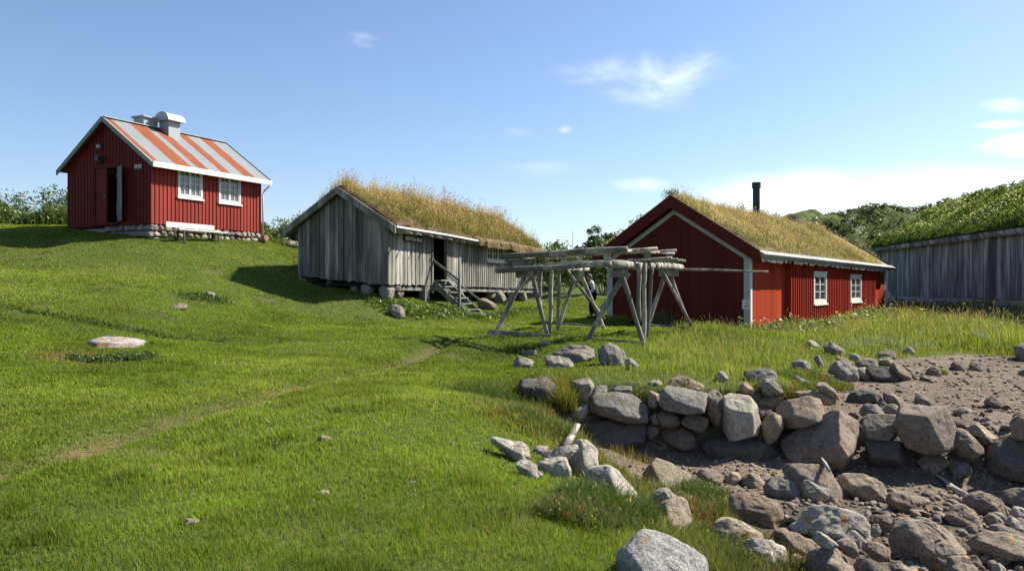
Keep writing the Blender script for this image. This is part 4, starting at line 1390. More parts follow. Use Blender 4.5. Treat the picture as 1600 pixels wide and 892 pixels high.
# ------------------------------------------------------------------ 1. red smithy on the hill
def smithy():
    r = np.random.default_rng(101)
    loc = np.array([-13.18, 28.0, 2.26]); rz = math.atan2(.894, .447)
    Ln, Wd, vr = 5.42, 4.7, 2.35
    e = empty("red_smithy", tuple(loc), rz, "small red smithy with a rust-striped tin roof and white windows on the hilltop", "house")
    footprint(loc, rz, -.1, Ln + .1, -.1, Wd + .1)
    zr = lambda u, v: 4.07 - .69 * np.abs(v - vr)
    f = lambda v: float(zr(np.array(0.), np.array(v)))
    zt = lambda s: 2.30
    zg = lambda s: f(s) - .15
    tint = lambda s, k: tuple(np.array([1, r.uniform(.9, 1.15), r.uniform(.9, 1.15)]) * r.uniform(.8, 1.12))
    wins = [(1.17, 2.31, 1.10, 2.20), (3.13, 4.27, 1.08, 2.18)]
    ch = plank_wall(LNG, 0, Ln, lambda s: 0, zt, wins, .18, .02, .018, .006, tint)
    ch += battens(LNG, .03, Ln - .03, lambda s: -.01, zt, .178, .075, .016, .044, wins, tint)
    mk("wall", ch, M['red'], e)
    ch = []
    door = (1.75, 3.05, .10, 2.17)
    zbg = lambda s: -.02 - .0 * s
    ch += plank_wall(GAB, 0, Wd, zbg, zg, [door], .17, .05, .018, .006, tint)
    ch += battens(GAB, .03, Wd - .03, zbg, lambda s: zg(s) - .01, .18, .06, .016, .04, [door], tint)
    mk("gable_wall", ch, M['shaded_red'], e)
    back_walls(Ln, Wd, zg, 2.3, -.02, M['red'], e)
    mk("floor", [box(.07, Ln - .09, .07, Wd - .09, -.1, .02)], M['black'], e)
    # foundation
    V, F = ICO[3]
    st = [box(.05, Ln - .06, .10, Wd - .1, -1.0, -.101)]
    x = 0.05
    for row in range(3):
        x = -.02 + r.uniform(0, .1)
        while x < Ln + .08:
            w = r.uniform(.16, .46); hgt = .235
            pl = np.array([(-w / 2, -hgt / 2), (w / 2, -hgt / 2 + r.uniform(-.02, .03)), (w / 2 * r.uniform(.85, 1), hgt / 2), (-w / 2 * r.uniform(.85, 1), hgt / 2 + r.uniform(-.03, .02))])
            VV, FF = rock_mesh(pl, np.array([1., 0, 0]), np.array([0, 1., 0]), np.array([0, 0, 1.]), .13, 36, r, 4, 1.2)
            c = r.uniform(.55, 1.25) * np.array([1, r.uniform(.93, 1), r.uniform(.85, .98)])
            st.append((VV + np.array([x + w / 2, .03 + r.uniform(-.03, .03), -.13 - row * .235]), FF.ravel(), np.full(len(FF), 3), np.tile(c, (len(VV), 1)), np.zeros(len(FF), int)))
            x += w + r.uniform(.0, .03)
    for k in range(10):  # gable-side stones: shadow is put into their darker tint
        w = r.uniform(.25, .5)
        pl = np.array([(-w / 2, -.12), (w / 2, -.12), (w / 2, .12), (-w / 2, .12)])
        VV, FF = rock_mesh(pl, np.array([0, 1., 0]), np.array([1., 0, 0]), np.array([0, 0, 1.]), .14, 36, r, 4, 1.2)
        st.append((VV + np.array([.04, .15 + (k % 7) * .36, -.14 - (k // 7) * .23]), FF.ravel(), np.full(len(FF), 3), np.tile(r.uniform(.55, .9), (len(VV), 3)), np.zeros(len(FF), int)))
    mk("foundation", st, M['stone'], e, smooth=True)
    # roof
    roof = mk("roof", slab(zr, -.22, Ln + .24, [-.33, .5, 1.4, vr, 3.3, 4.2, Wd + .33], .05), M['tin'], e)
    mk("ridge_cap", [bar((-.22, vr, 4.085), (Ln + .24, vr, 4.085), .22, .03)], M['zinc'], roof)
    bg = barge(zr, -.25, -.36, vr, Wd + .36, .03, .19, .045)
    mk("bargeboard", bg, M['greygreen'], e)
    mk("bargeboard", barge(zr, Ln + .27, -.36, vr, Wd + .36, .03, .19, .045), M['dark'], e)
    g = mk("gutter", [pbox(LNG, -.22, Ln + .24, .335, .43, f(-.33) - .2, f(-.33) + .0)], M['white'], e)
    mk("downpipe", [tube([(Ln + .12, -.38, 2.05), (Ln + .12, -.36, 1.95), (Ln + .08, -.14, 1.78), (Ln + .05, -.09, 1.6), (Ln + .05, -.09, -.15)], .035, 8)], M['white'], g, smooth=True)
    # chimneys
    c = mk("chimney", [box(2.3, 2.86, 1.85, 2.4, 3.6, 4.36)], M['zinc'], e)
    P = []
    n = 14
    V, F = [], []
    for i, x in enumerate((2.16, 2.98)):
        for k in range(n + 1):
            a = math.pi * k / n
            V.append((x, 2.12 - .43 * math.cos(a), 4.37 + .36 * math.sin(a)))
    for k in range(n):
        F.append((k, k + 1, n + 2 + k, n + 1 + k))
    F.append(tuple(range(n, -1, -1))); F.append(tuple(range(n + 1, 2 * n + 2))); F.append((0, n + 1, 2 * n + 1, n))
    mk("hood", [chunk(V, F)], M['zinc'], c)
    c2 = mk("chimney", [box(1.62, 2.27, 2.45, 3.05, 3.5, 4.44)], M['zinc'], e)
    c2["label"] = "short boxy metal flue without a hood"
    mk("cap", [box(1.56, 2.33, 2.38, 3.12, 4.442, 4.51)], M['zinc'], c2)
    # door opening, two leaves
    fr = mk("door_frame", [pbox(GAB, 1.69, 1.75, -.06, .05, .1, 2.2), pbox(GAB, 3.05, 3.11, -.06, .05, .1, 2.2), pbox(GAB, 1.69, 3.11, -.06, .05, 2.205, 2.27),
                           pbox(GAB, 1.65, 3.15, -.06, .12, .03, .095)], M['maroon'], e)
    dl = mk("door", plank_wall(GAB, 2.41, 3.04, lambda s: .12, lambda s: 2.16, (), .16, .02, .015, .004), M['shaded_red'], e)
    dl["label"] = "closed red door leaf"
    mk("handle", [tube([(-.02, 2.46, 1.1), (-.08, 2.46, 1.1)], .022, 8)], M['zinc'], dl)
    a = math.radians(24)
    hx, hy = -.05, 1.74
    PL = lambda s, o, z: (hx - s * math.sin(a) - o * math.cos(a), hy - s * math.cos(a) + o * math.sin(a), z)
    ch = plank_wall(PL, 0, .62, lambda s: .12, lambda s: 2.16, (), .15, .05, .018, .004, inner=.01)
    ch += [pbox(PL, .02, .6, .024, .045, .35, .47), pbox(PL, .02, .6, .024, .045, 1.75, 1.87)]
    b0, b1 = np.array(PL(.08, .035, .5)), np.array(PL(.52, .035, 1.73))
    ch.append(bar(b0, b1, .02, .09, up=(0, 1, 0.3)))
    dw = mk("door", ch, M['doorwood'], e); dw["label"] = "pale grey door leaf standing open with a Z brace"
    for w in wins:
        window(e, LNG, w[0], w[1], w[2], w[3], 2, 2, 4, .075)
    # lamp, box, sign
    l = mk("wall_lamp", [tube([(-.03, 2.62, 3.02), (-.16, 2.62, 3.02)], .025, 8)], M['dark'], e)
    V, F = ICO[3]
    mk("lamp_shade", (V * .085 + np.array([-.2, 2.62, 2.98]), F.ravel(), np.full(len(F), 3), np.ones((len(V), 3)), np.zeros(len(F), int)), M['old_shade_white'], l, smooth=True)
    mk("horn_speaker", [box(-.2, -.045, 2.5, 2.74, 2.42, 2.62), tube([(-.2, 2.62, 2.52), (-.3, 2.62, 2.52)], [.06, .12], 10)], M['dark'], e)
    sg = mk("sign", [pbox(GAB, .38, .80, .045, .06, 1.98, 2.22)], M['dark'], e)
    text_obj("lettering", "SMIE", M['cream'], sg, .20, (-.066, .59, 2.10), (math.pi / 2, 0, -math.pi / 2))
    # bench
    p = loc
    bl = empty("white_bench", tuple(loc + np.array([0.60 * .447 + .894 * .6, .60 * .894 - .447 * .6, 0])), rz, "white plank bench with a backrest in front of the smithy's stone foundation", "bench")
    gz = hz(bl.location.x, bl.location.y)
    bl.location.z = gz
    zo = loc[2] - gz
    mk("backrest", [box(-.35, 1.85, .07, .11, zo - .12, zo + .07)], M['white'], bl)
    mk("seat", [box(-.20, 2.05, -.42, -.06, zo - .235, zo - .19)], M['white'], bl)
    for x in (.05, 1.65):
        mk("leg", [bar((x, -.06, zo - .24), (x - .02, -.02, -.15), .05, .07, up=(1, 0, 0)), bar((x, -.36, zo - .24), (x + .0, -.42, -.15), .05, .07, up=(1, 0, 0)),
                   bar((x, .145, zo + .08), (x, .09, -.1), .04, .06, up=(1, 0, 0))], M['dark'], bl)
    return e


# ------------------------------------------------------------------ 2. grey turf-roofed hut
def hut():
    r = np.random.default_rng(102)
    loc = np.array([-4.225, 26.0, .076]); rz = math.atan2(.9105, .4135)
    Ln, Wd, vr = 12.9, 3.785, 1.89
    e = empty("turf_roofed_hut", tuple(loc), rz, "weathered grey plank hut with a shaggy golden turf roof, raised on stones", "house")
    footprint(loc, rz, .25, Ln - .2, .25, Wd - .2)
    sag = lambda u: -.024 * np.maximum(u, 0) + .02 * np.sin(np.asarray(u) * .9)
    zr = lambda u, v: 3.25 - .60 * np.abs(v - vr) + sag(u)
    f = lambda v: float(zr(np.array(0.), np.array(v)))
    zb = lambda s: -.018 * s
    zt = lambda s: 2.02 - .022 * s
    zg = lambda s: f(s) - .13
    grey = lambda lo, hi: (lambda s, k: tuple(np.array([1, r.uniform(.98, 1.01), r.uniform(.96, 1.02)]) * r.uniform(lo, hi)))
    door = (2.98, 4.02, zb(3.4) + .12, 1.86)
    win = (7.55, 9.32, .98, 1.66)
    ch = plank_wall(LNG, 0, 2.9, zb, zt, [(.0, .0, 0, 0)], .125, .3, .02, .012, grey(1.1, 1.75), .016, r, .06)  # front boards tinted brighter than the gable, sunlight put into the colour
    ch += plank_wall(LNG, 2.9, 5.1, zb, zt, [door], .16, .15, .025, .008, grey(1.0, 1.5), .012, r, .02)
    ch += plank_wall(LNG, 5.1, Ln, zb, zt, [win], .2, .12, .018, .012, grey(.8, 1.25), 0, r, .05)
    ch += battens(LNG, 5.2, Ln - .1, zb, zt, .2, .10, .017, .045, [win], grey(1.1, 1.6), r)
    ch += [pbox(LNG, -.03, .13, .0, .07, -.02, 2.0, (1.05, 1.05, 1.05)), pbox(LNG, 2.86, 2.97, -.05, .08, -.35, 2.0, (.95, .95, .95)),
           pbox(LNG, 5.02, 5.14, -.05, .06, -.1, 1.92, (.8, .8, .8))]
    mk("front_wall", ch, M['wood'], e)
    gb = plank_wall(GAB, 0, Wd, lambda s: .0 + .075 * s, zg, (), .10, .3, .02, .012, grey(.5, 1.4), .016, r, .07)
    gb += plank_wall(GAB, 0.02, .75, lambda s: -.03, lambda s: min(zg(s), 2.2), (), .18, .1, .045, .008, grey(.85, 1.05), 0, r, .02)
    mk("gable_wall", gb, M['wood'], e)
    back_walls(Ln, Wd, zg, 2.0, -.2, M['wood'], e)
    mk("floor", [box(.07, Ln - .09, .07, Wd - .09, -.10, .0)], M['black'], e)
    mk("door_opening", [pbox(LNG, 2.9, 2.975, -.08, .06, -.1, 1.9), pbox(LNG, 4.03, 4.11, -.08, .05, -.1, 1.9), pbox(LNG, 2.9, 4.11, -.08, .05, 1.87, 1.95)], M['wood'], e)
    window(e, LNG, win[0], win[1], win[2], win[3], 3, 2, 2, .06, 'white', 'glass')
    # roof
    rf = mk("roof", slab(zr, -.22, Ln + .25, [-.46, .6, vr, 3.1, Wd + .46], .06), M['wood'], e)
    mk("bargeboard", barge(zr, -.26, -.5, vr, Wd + .5, .10, .26, .05), M['wood'], e)
    mk("bargeboard", barge(zr, Ln + .28, -.5, vr, Wd + .5, -.2, .22, .05), M['wood'], e)
    ev = []
    for a, b, c in ((-.2, 3.2, 1.2), (3.22, 5.6, 1.1), (5.62, 7.2, 1.25)):
        za, zb_ = float(zr(np.array(a), np.array(-.46))), float(zr(np.array(b), np.array(-.46)))
        ev.append(bar((a, -.50, za + .05), (b, -.50, zb_ + .05), .05, .055, col=(1.8 * c,) * 3))
    mk("eaves_board", ev, M['old_shade_white'], e)
    mk("eaves_log", [pole((-.1, -.3, f(-.3) - .14), (6.2, -.3, f(-.3) - .28), .07), pole((5.8, -.32, f(-.3) - .27), (Ln, -.3, f(-.3) - .42), .07)], M['logs'], e)
    hk = []
    for u in (.55, 1.15, 1.95, 2.6, 3.4, 4.4):
        z = float(zr(np.array(u), np.array(-.46)))
        mk("turf_hook", [pole((u, .1, z - .02), (u + .02, -.62, z - .12), .035, 7)], M['logs'], e)
    r2 = np.random.default_rng(202)
    turf(e, zr, -.14, Ln + .3, -.44, Wd + .44, vr, .20, r2, 620, .36,
         [(.34, .275, .13), (.39, .305, .185), (.25, .225, .08), (.43, .325, .215), (.18, .20, .055)], [(.46, .31, .20), (.38, .25, .21), (.50, .37, .25)], .42, .012,
         hfun=lambda u, v: (.55 + .65 * np.exp(-((v - vr) / 1.3) ** 2) + .25 * sstep(0, 3, u) * sstep(vr, 0, v)) * (.68 + .32 * sstep(0, 2.2, u)), edge_green=lambda u, v: .45 * sstep(1.4, .0, v), ragged=.09)
    # shaggy fringe hanging over the far eave
    n = 5000
    u = r2.uniform(5.8, Ln + .3, n); v = -.44 - r2.uniform(0, .12, n)
    z = zr(u, v) + r2.uniform(-.05, .2, n)
    Cc = pal([(.36, .27, .17), (.28, .19, .11), (.22, .17, .06), (.42, .33, .22)], n, r2)
    a = r2.uniform(.5, 1.2, n) * np.clip(.13 + .16 * n2(u, 0 * u, 1.6, 97), .01, .4)
    t = np.stack([r2.normal(0, .06, n), -r2.uniform(.02, .12, n), -a], 1)
    p = np.stack([u, v, z], 1); w = np.array([.016, 0, 0])
    V = np.stack([p - w, p + w, p + t], 1).reshape(-1, 3)
    mk("turf_fringe", [(V, np.arange(3 * n), np.full(n, 3), np.repeat(Cc, 3, 0), np.zeros(n, int))], M['grass'], e)
    # supports
    st = []
    for (u, v, w, h, d) in ((.25, .2, .5, .5, .5), (.75, .15, .42, .25, .4), (.8, .15, .36, .3, .4), (1.05, .3, .4, .5, .4), (.2, .9, .5, .45, .45), (.3, 1.5, .5, .4, .4), (5.3, .2, .5, .5, .4), (8.5, .3, .4, .5, .4),
                            (11.8, .2, .45, .6, .45), (12.4, 1.6, .5, .6, .5), (.3, 2.6, .5, .3, .4), (6, 2.6, .6, .6, .6), (9.4, 2.5, .6, .6, .6)):
        zc = -.05 - .018 * u - h / 2 + (.0 if not (u == .8) else -.22) + .07 * v
        pl = np.array([(-w / 2, -h / 2), (w / 2, -h / 2), (w / 2 * .85, h / 2), (-w / 2 * .9, h / 2)])
        VV, FF = rock_mesh(pl, np.array([1., 0, 0]), np.array([0, 1., 0]), np.array([0, 0, 1.]), d * .5, 40, r, 4, 1.2)
        k = r.uniform(.5, .85)
        mk("pier_stone", [(VV + np.array([u, v, zc]), FF.ravel(), np.full(len(FF), 3), np.tile((k, k, k), (len(VV), 1)), np.zeros(len(FF), int))], M['stone'], e, smooth=True)
    mk("wooden_post", [box(2.45, 2.78, -.02, .24, -.85, -.06)], M['wood'], e)
    mk("wooden_post", [box(9.0, 9.25, .05, .3, -1.1, -.17)], M['wood'], e)
    mk("floor_beam", [bar((0.05, .12, -.16), (Ln - .1, .12, -.36), .16, .14), bar((.1, Wd - .2, .1), (Ln - .1, Wd - .2, -.1), .16, .14)], M['wood'], e)
    # sign
    sg = mk("name_sign", sign_board(1.33, .225, .03), M['plum'], e)
    sg.location = (1.56, -.085, 1.56); sg.rotation_euler = (math.pi / 2, math.radians(1.5), 0)
    text_obj("lettering", "SERTVA-BUA", M['cream'], sg, .20, (0, 0, .018), (0, 0, 0), .006)
    # stair
    s = empty("wooden_stair", (0, 0, 0), 0, "steep grey wooden stair with a handrail up to the hut's dark doorway", "stair")
    top = loc + np.array([.4135 * 3.0, .9105 * 3.0, .12])
    s.rotation_euler = (0, 0, rz)
    gx, gy = top[0] + .9105 * 1.5, top[1] - .4135 * 1.5
    gz = hz(gx + .2, gy + .4)
    s.location = (top[0], top[1], gz)
    H0 = top[2] - gz
    run = 1.55
    for x in (.0, 1.0):
        mk("stringer", [bar((x, -.06, H0 - .10), (x, -run, -.03), .05, .22, up=(0, 0, 1))], M['doorwood'], s)
    mk("top_step", [box(.03, .97, -.36, -.05, H0 - .03, H0 + .015)], M['doorwood'], s)
    for k in range(1, 6):
        t = k / 6
        y = -.06 - (run - .06) * t - .10
        z = (H0 - .02) * (1 - t)
        mk("tread", [box(.03, .97, y - .12, y + .12, z - .025, z + .015)], M['doorwood'], s)
    mk("handrail", [bar((-.04, .02, H0 + .78), (-.04, -1.12, H0 + .02), .045, .09)], M['doorwood'], s)
    mk("handrail", [bar((.92, -.10, H0 + .25), (.96, -1.5, -.75 + H0), .04, .06)], M['doorwood'], s)
    mk("newel_post", [box(-.08, .0, -1.22, -1.12, -.12, H0 + .05)], M['doorwood'], s)
    return e


def sign_board(w, h, t):
    n = 10
    P = []
    for k in range(n + 1):
        a = -math.pi / 2 + math.pi * k / n
        P.append((w / 2 - h / 2 + h / 2 * math.cos(a), h / 2 * math.sin(a)))
    for k in range(n + 1):
        a = math.pi / 2 + math.pi * k / n
        P.append((-w / 2 + h / 2 + h / 2 * math.cos(a), h / 2 * math.sin(a)))
    m = len(P)
    V = [(x, y, -t / 2) for x, y in P] + [(x, y, t / 2) for x, y in P]
    F = [tuple(range(m - 1, -1, -1)), tuple(range(m, 2 * m))] + [(k, (k + 1) % m, m + (k + 1) % m, m + k) for k in range(m)]
    return [chunk(V, F)]


# ------------------------------------------------------------------ 3. red boathouse
def boathouse():
    r = np.random.default_rng(103)
    a, b = .600, .800
    loc = np.array([7.75, 25.0, -1.54]); rz = math.atan2(b, a)
    Ln, Wd, vr = 20.6, 5.27, 2.635
    e = empty("red_boathouse", tuple(loc), rz, "long red wooden boathouse with a grass roof and a dark stovepipe", "house")
    footprint(loc, rz, -.05, Ln, -.25, Wd)
    zr = lambda u, v: 4.47 - .643 * np.abs(v - vr) - .003 * np.asarray(u)
    f = lambda v: float(zr(np.array(0.), np.array(v)))
    zt = lambda s: 2.62
    zg = lambda s: f(s) - .1
    zbg = lambda s: .052 * s
    tint = lambda s, k: tuple(np.array([1, r.uniform(.9, 1.15), r.uniform(.9, 1.15)]) * r.uniform(.82, 1.1))
    p = .19
    LP = lambda s, o, z: (s, -p - o, z)
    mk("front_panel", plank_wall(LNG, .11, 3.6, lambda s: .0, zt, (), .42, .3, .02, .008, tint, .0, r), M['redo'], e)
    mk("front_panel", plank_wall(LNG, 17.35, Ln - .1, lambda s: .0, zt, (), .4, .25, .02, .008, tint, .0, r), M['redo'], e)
    wins = [(6.45, 8.28, .82, 2.05), (12.25, 14.3, .80, 2.0)]
    ch = plank_wall(LP, 3.55, 17.3, lambda s: .0, zt, wins, .34, .05, .012, .004, tint, 0, r)
    ch += battens(LP, 3.6, 17.25, lambda s: -.01, zt, .27, .10, .011, .05, wins, tint, r)
    ch += [box(3.55, 3.61, -p - .045, .0, -.02, 2.62), box(17.24, 17.3, -p - .045, .0, -.02, 2.62)]
    mk("batten_wall", ch, M['redd'], e)
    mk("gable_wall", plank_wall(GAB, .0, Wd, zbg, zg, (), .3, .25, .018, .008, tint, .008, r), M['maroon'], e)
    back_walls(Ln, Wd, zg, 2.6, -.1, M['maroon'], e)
    mk("underfloor", [box(.1, Ln - .2, .15, Wd - .15, -.5, -.02)], M['black'], e)
    pp = []
    for u in (3.7, 5.6, 7.9, 10.4, 13.2, 16.5, 19.6):
        mk("pile", [pole((u, -.08, -.6), (u, -.06, .0), .09, 8)], M['logs'], e)
    mk("corner_board", [pbox(GAB, .0, .19, .03, .055, -.02, 2.5)], M['old_shade_white'], e)  # gable-facing boards take a greyer white, shade put into the paint
    mk("corner_board", [pbox(LNG, -.055, .10, -.02, .04, -.02, 2.62)], M['white'], e)
    mk("corner_board", [pbox(GAB, Wd - .20, Wd + .02, .03, .055, .22, 2.5)], M['old_shade_white'], e)
    mk("corner_board", [pbox(LNG, Ln - .14, Ln + .02, -.02, .045, -.02, 2.62)], M['white'], e)
    for w in wins:
        window(e, LP, w[0], w[1], w[2], w[3], 2, 1, 3, .13, 'white', 'glass')
    rf = mk("roof", slab(zr, -.33, Ln + .55, [-.42, .6, vr, 4.4, Wd + .42], .07), M['wood'], e)
    bgb = barge(zr, -.36, -.45, vr, Wd + .45, .17, .44, .05)
    mk("bargeboard", bgb, M['maroon'], e)
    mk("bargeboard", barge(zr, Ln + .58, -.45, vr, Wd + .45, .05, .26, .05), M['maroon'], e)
    mk("gable_trim", barge(zr, -.045, -.02, vr, Wd + .02, -.30, .17, .03), M['old_shade_white'], e)
    # eaves: jointed planks and a ragged birch-bark edge
    ep = []
    u = -.3
    while u < Ln - 1.2:
        l = r.uniform(1.2, 1.9)
        z = float(zr(np.array(u), np.array(-.42)))
        c = r.uniform(.8, 1.15)
        ep.append(hexa([(u, -.52, z - .09), (u + l - .02, -.52, z - .09), (u + l - .02, -.36, z + .0), (u, -.36, z + .0)],
                       [(u, -.60, z + .03), (u + l - .02, -.60, z + .03), (u + l - .02, -.38, z + .16), (u, -.38, z + .16)], (.72 * c,) * 3))
        u += l
    mk("eaves_board", ep, M['old_shade_white'], e)
    n = 420
    uu = np.sort(r.uniform(-.2, Ln - 1, n)); z = zr(uu, -.42 + 0 * uu) - .08
    w = r.uniform(.05, .16, n); h = r.uniform(.02, .14, n)
    Vv = np.stack([np.stack([uu - w, 0 * uu - .47, z], 1), np.stack([uu - w * .7, 0 * uu - .49, z - h], 1), np.stack([uu + w * .8, 0 * uu - .49, z - h * r.uniform(.4, 1, n)], 1), np.stack([uu + w, 0 * uu - .47, z], 1)], 1).reshape(-1, 3)
    Cb = pal([(.75, .72, .66), (.6, .56, .5), (.45, .38, .3)], n, r)
    mk("birch_bark", [(Vv, np.arange(4 * n), np.full(n, 4), np.repeat(Cb, 4, 0), np.zeros(n, int))], M['white'], e)
    r2 = np.random.default_rng(203)
    turf(e, zr, -.28, Ln - 2.2, -.36, Wd + .36, vr, .15, r2, 420, .21,
         [(.36, .295, .175), (.43, .34, .22), (.29, .26, .12), (.45, .345, .255), (.20, .21, .08)], [(.48, .34, .24), (.42, .28, .22), (.50, .40, .26)], .30, .012, soil=(.17, .125, .06),
         hfun=lambda u, v: .8 + .5 * np.exp(-((v - vr) / .9) ** 2), edge_green=lambda u, v: .3 * sstep(1.2, .2, v) + .35 * sstep(2.5, 0, u), ragged=.05)
    # green herbs along the ridge
    cen = [(-.1, vr + .25, 4.7), (.05, vr + .1, 4.75), (.4, vr + .2, 4.75), (6.3, vr, 4.75), (9.4, vr + .1, 4.8), (10.8, vr, 4.75), (-.1, 4.2, 3.75), (-.1, 3.9, 3.9), (-.1, 4.7, 3.4)]
    mk("roof_herbs", leaf_cloud(cen, [(.22, .2, .2)] * len(cen), 900, .035, BUSHC, r2, .4), M['leaf'], e)
    c = mk("stovepipe", [tube([(8.0, vr - .05, 4.0), (8.0, vr - .05, 5.82)], .15, 16)], M['dark'], e, smooth=False)
    mk("rim", [tube([(8.0, vr - .05, 5.72), (8.0, vr - .05, 5.95)], .185, 16)], M['dark'], c)
    # little notice plates on the two front corners
    s = mk("notice", [pbox(GAB, -.02, .24, .058, .066, .77, 1.08)], M['white'], e)
    mk("notice_lines", [pbox(GAB, .03, .12, .068, .069, .99, 1.01), pbox(GAB, .02, .17, .068, .069, .86, .885), pbox(GAB, .04, .10, .068, .069, .92, .935)], M['dark'], s)
    s = mk("notice", [box(Ln + .03, Ln + .06, -.28, -.04, .85, 1.2)], M['white'], e)
    mk("rear_eave", [pbox(GAB, Wd + .05, Wd + .75, -.6, .30, f(Wd + .42) - .16, f(Wd + .42) - .10)], M['old_shade_white'], e)
    return e


# ------------------------------------------------------------------ 4. grey hall at the right
def hall():
    r = np.random.default_rng(104)
    L = np.array([.1185, .993])
    loc = np.array([21.57, 28.0, -1.35]); rz = math.atan2(L[1], L[0])
    e = empty("grey_hall", tuple(loc), rz, "big grey boarded hall with a high leafy turf roof behind the red boathouse", "house")
    Ln = 23.1
    footprint(loc, rz, 0, Ln, -8, 0)
    FR = lambda s, o, z: (s, o, z)
    zb0, zt0 = .72, 3.70
    tint = lambda s, k: tuple(np.array([.97, .99, 1.03]) * r.uniform(.8, 1.1))
    mk("wall", plank_wall(FR, 0, Ln, lambda s: zb0, lambda s: zt0, (), .2, .1, .02, .01, tint, .014, r, 0), M['hallwood'], e)
    mk("plinth", [pbox(FR, -.05, Ln + .02, -.3, .10, -1.0, .42), pbox(FR, -.05, Ln + .02, -.3, .05, .422, .70)], M['concrete'], e)
    for u in (1.0, 8.1, 14.7, 22.9):
        mk("post", [pbox(FR, u - .21, u + .21, .03, .26, .45, 3.99)], M['hallwood'], e)
    mk("wall_plate", [pbox(FR, -.1, Ln + .2, .0, .13, 3.702, 3.93, (.85, .85, .85))], M['hallwood'], e)
    zr = lambda u, v: 6.45 - .60 * np.abs(v + 4.2)
    f = lambda v: float(zr(np.array(0.), np.array(v)))
    zg = lambda s: f(s) - .15
    ch = []
    for x in (0.0, Ln - .1):
        for i in range(16):
            a_, b_ = -8.4 + .525 * i, -8.4 + .525 * (i + 1)
            b_ = min(b_, -.07)
            ch.append(hexa([(x, a_, -1), (x + .1, a_, -1), (x + .1, b_, -1), (x, b_, -1)], [(x, a_, zg(a_)), (x + .1, a_, zg(a_)), (x + .1, b_, zg(b_)), (x, b_, zg(b_))]))
    ch.append(box(.11, Ln - .11, -8.4, -8.3, -1, 3.7))
    mk("back_wall", ch, M['hallwood'], e)
    mk("roof", slab(zr, -.3, Ln + .5, [.45, -1, -2.6, -4.2, -6.3, -8.8][::-1], .09), M['hallwood'], e)
    ed = []
    u = -.3
    while u < Ln + .3:
        l = r.uniform(.6, 1.6)
        ed.append(hexa([(u, .40, 3.62 + r.uniform(-.02, .02)), (u + l, .40, 3.62), (u + l, .50, 3.62), (u, .50, 3.62)], [(u, .40, 3.78), (u + l, .40, 3.78), (u + l, .53, 3.80), (u, .53, 3.80)], (r.uniform(.5, 1.0),) * 3))
        u += l + r.uniform(0, .03)
    mk("eaves_board", ed, M['hallwood'], e)
    r2 = np.random.default_rng(204)
    G = [(.065, .11, .020), (.085, .135, .028), (.05, .085, .018), (.11, .165, .035)]

    def herbs(u, v, z):
        n = 26000
        uu, vv = r2.uniform(1, Ln + .4, n), .42 - 4.9 * r2.random(n) ** 1.1
        cl = n2(uu, vv, .8, 91); ok = r2.random(n) < .75 + .5 * cl
        uu, vv, cl = uu[ok], vv[ok], cl[ok]
        n = len(uu)
        hh = (.34 + .22 * cl) * sstep(.55, -.4, vv)
        zz = zr(uu, vv) + .2 + np.abs(hh) * r2.random(n) ** .6
        c = np.stack([uu, vv, zz], 1)
        ch = [leaf_cloud(c, np.full((n, 3), .06), n, .085, G + [(.12, .17, .045)], r2, .6)]
        # white umbels
        m = 6500
        uu, vv = r2.uniform(1, Ln + .4, m), -.3 - 4.3 * r2.random(m)
        k = n2(uu, vv, .9, 92) > -.05
        uu, vv = uu[k], vv[k]; m = len(uu)
        zz = zr(uu, vv) + .42 + .25 * n2(uu, vv, .8, 91) + r2.uniform(-.08, .22, m)
        a = r2.uniform(.025, .06, m)
        d1 = np.stack([a, 0 * a, r2.normal(0, .3, m) * a], 1); d2 = np.stack([0 * a, a, r2.normal(0, .3, m) * a], 1)
        c = np.stack([uu, vv, zz], 1)
        V = np.stack([c - d1, c - d2, c + d1, c + d2], 1).reshape(-1, 3)
        ch.append((V, np.arange(4 * m), np.full(m, 4), np.repeat(pal([(.55, .58, .42), (.42, .48, .30), (.62, .63, .52)], m, r2, .15), 4, 0), np.zeros(m, int)))
        return ch
    turf(e, zr, .2, Ln + .45, -8.7, .42, -4.2, .22, r2, 170, .42, G, [(.30, .27, .16), (.38, .36, .25)], .12, .018, soil=(.05, .045, .025), extra=herbs, ragged=.08)
    return e


smithy(); hut(); boathouse(); hall()
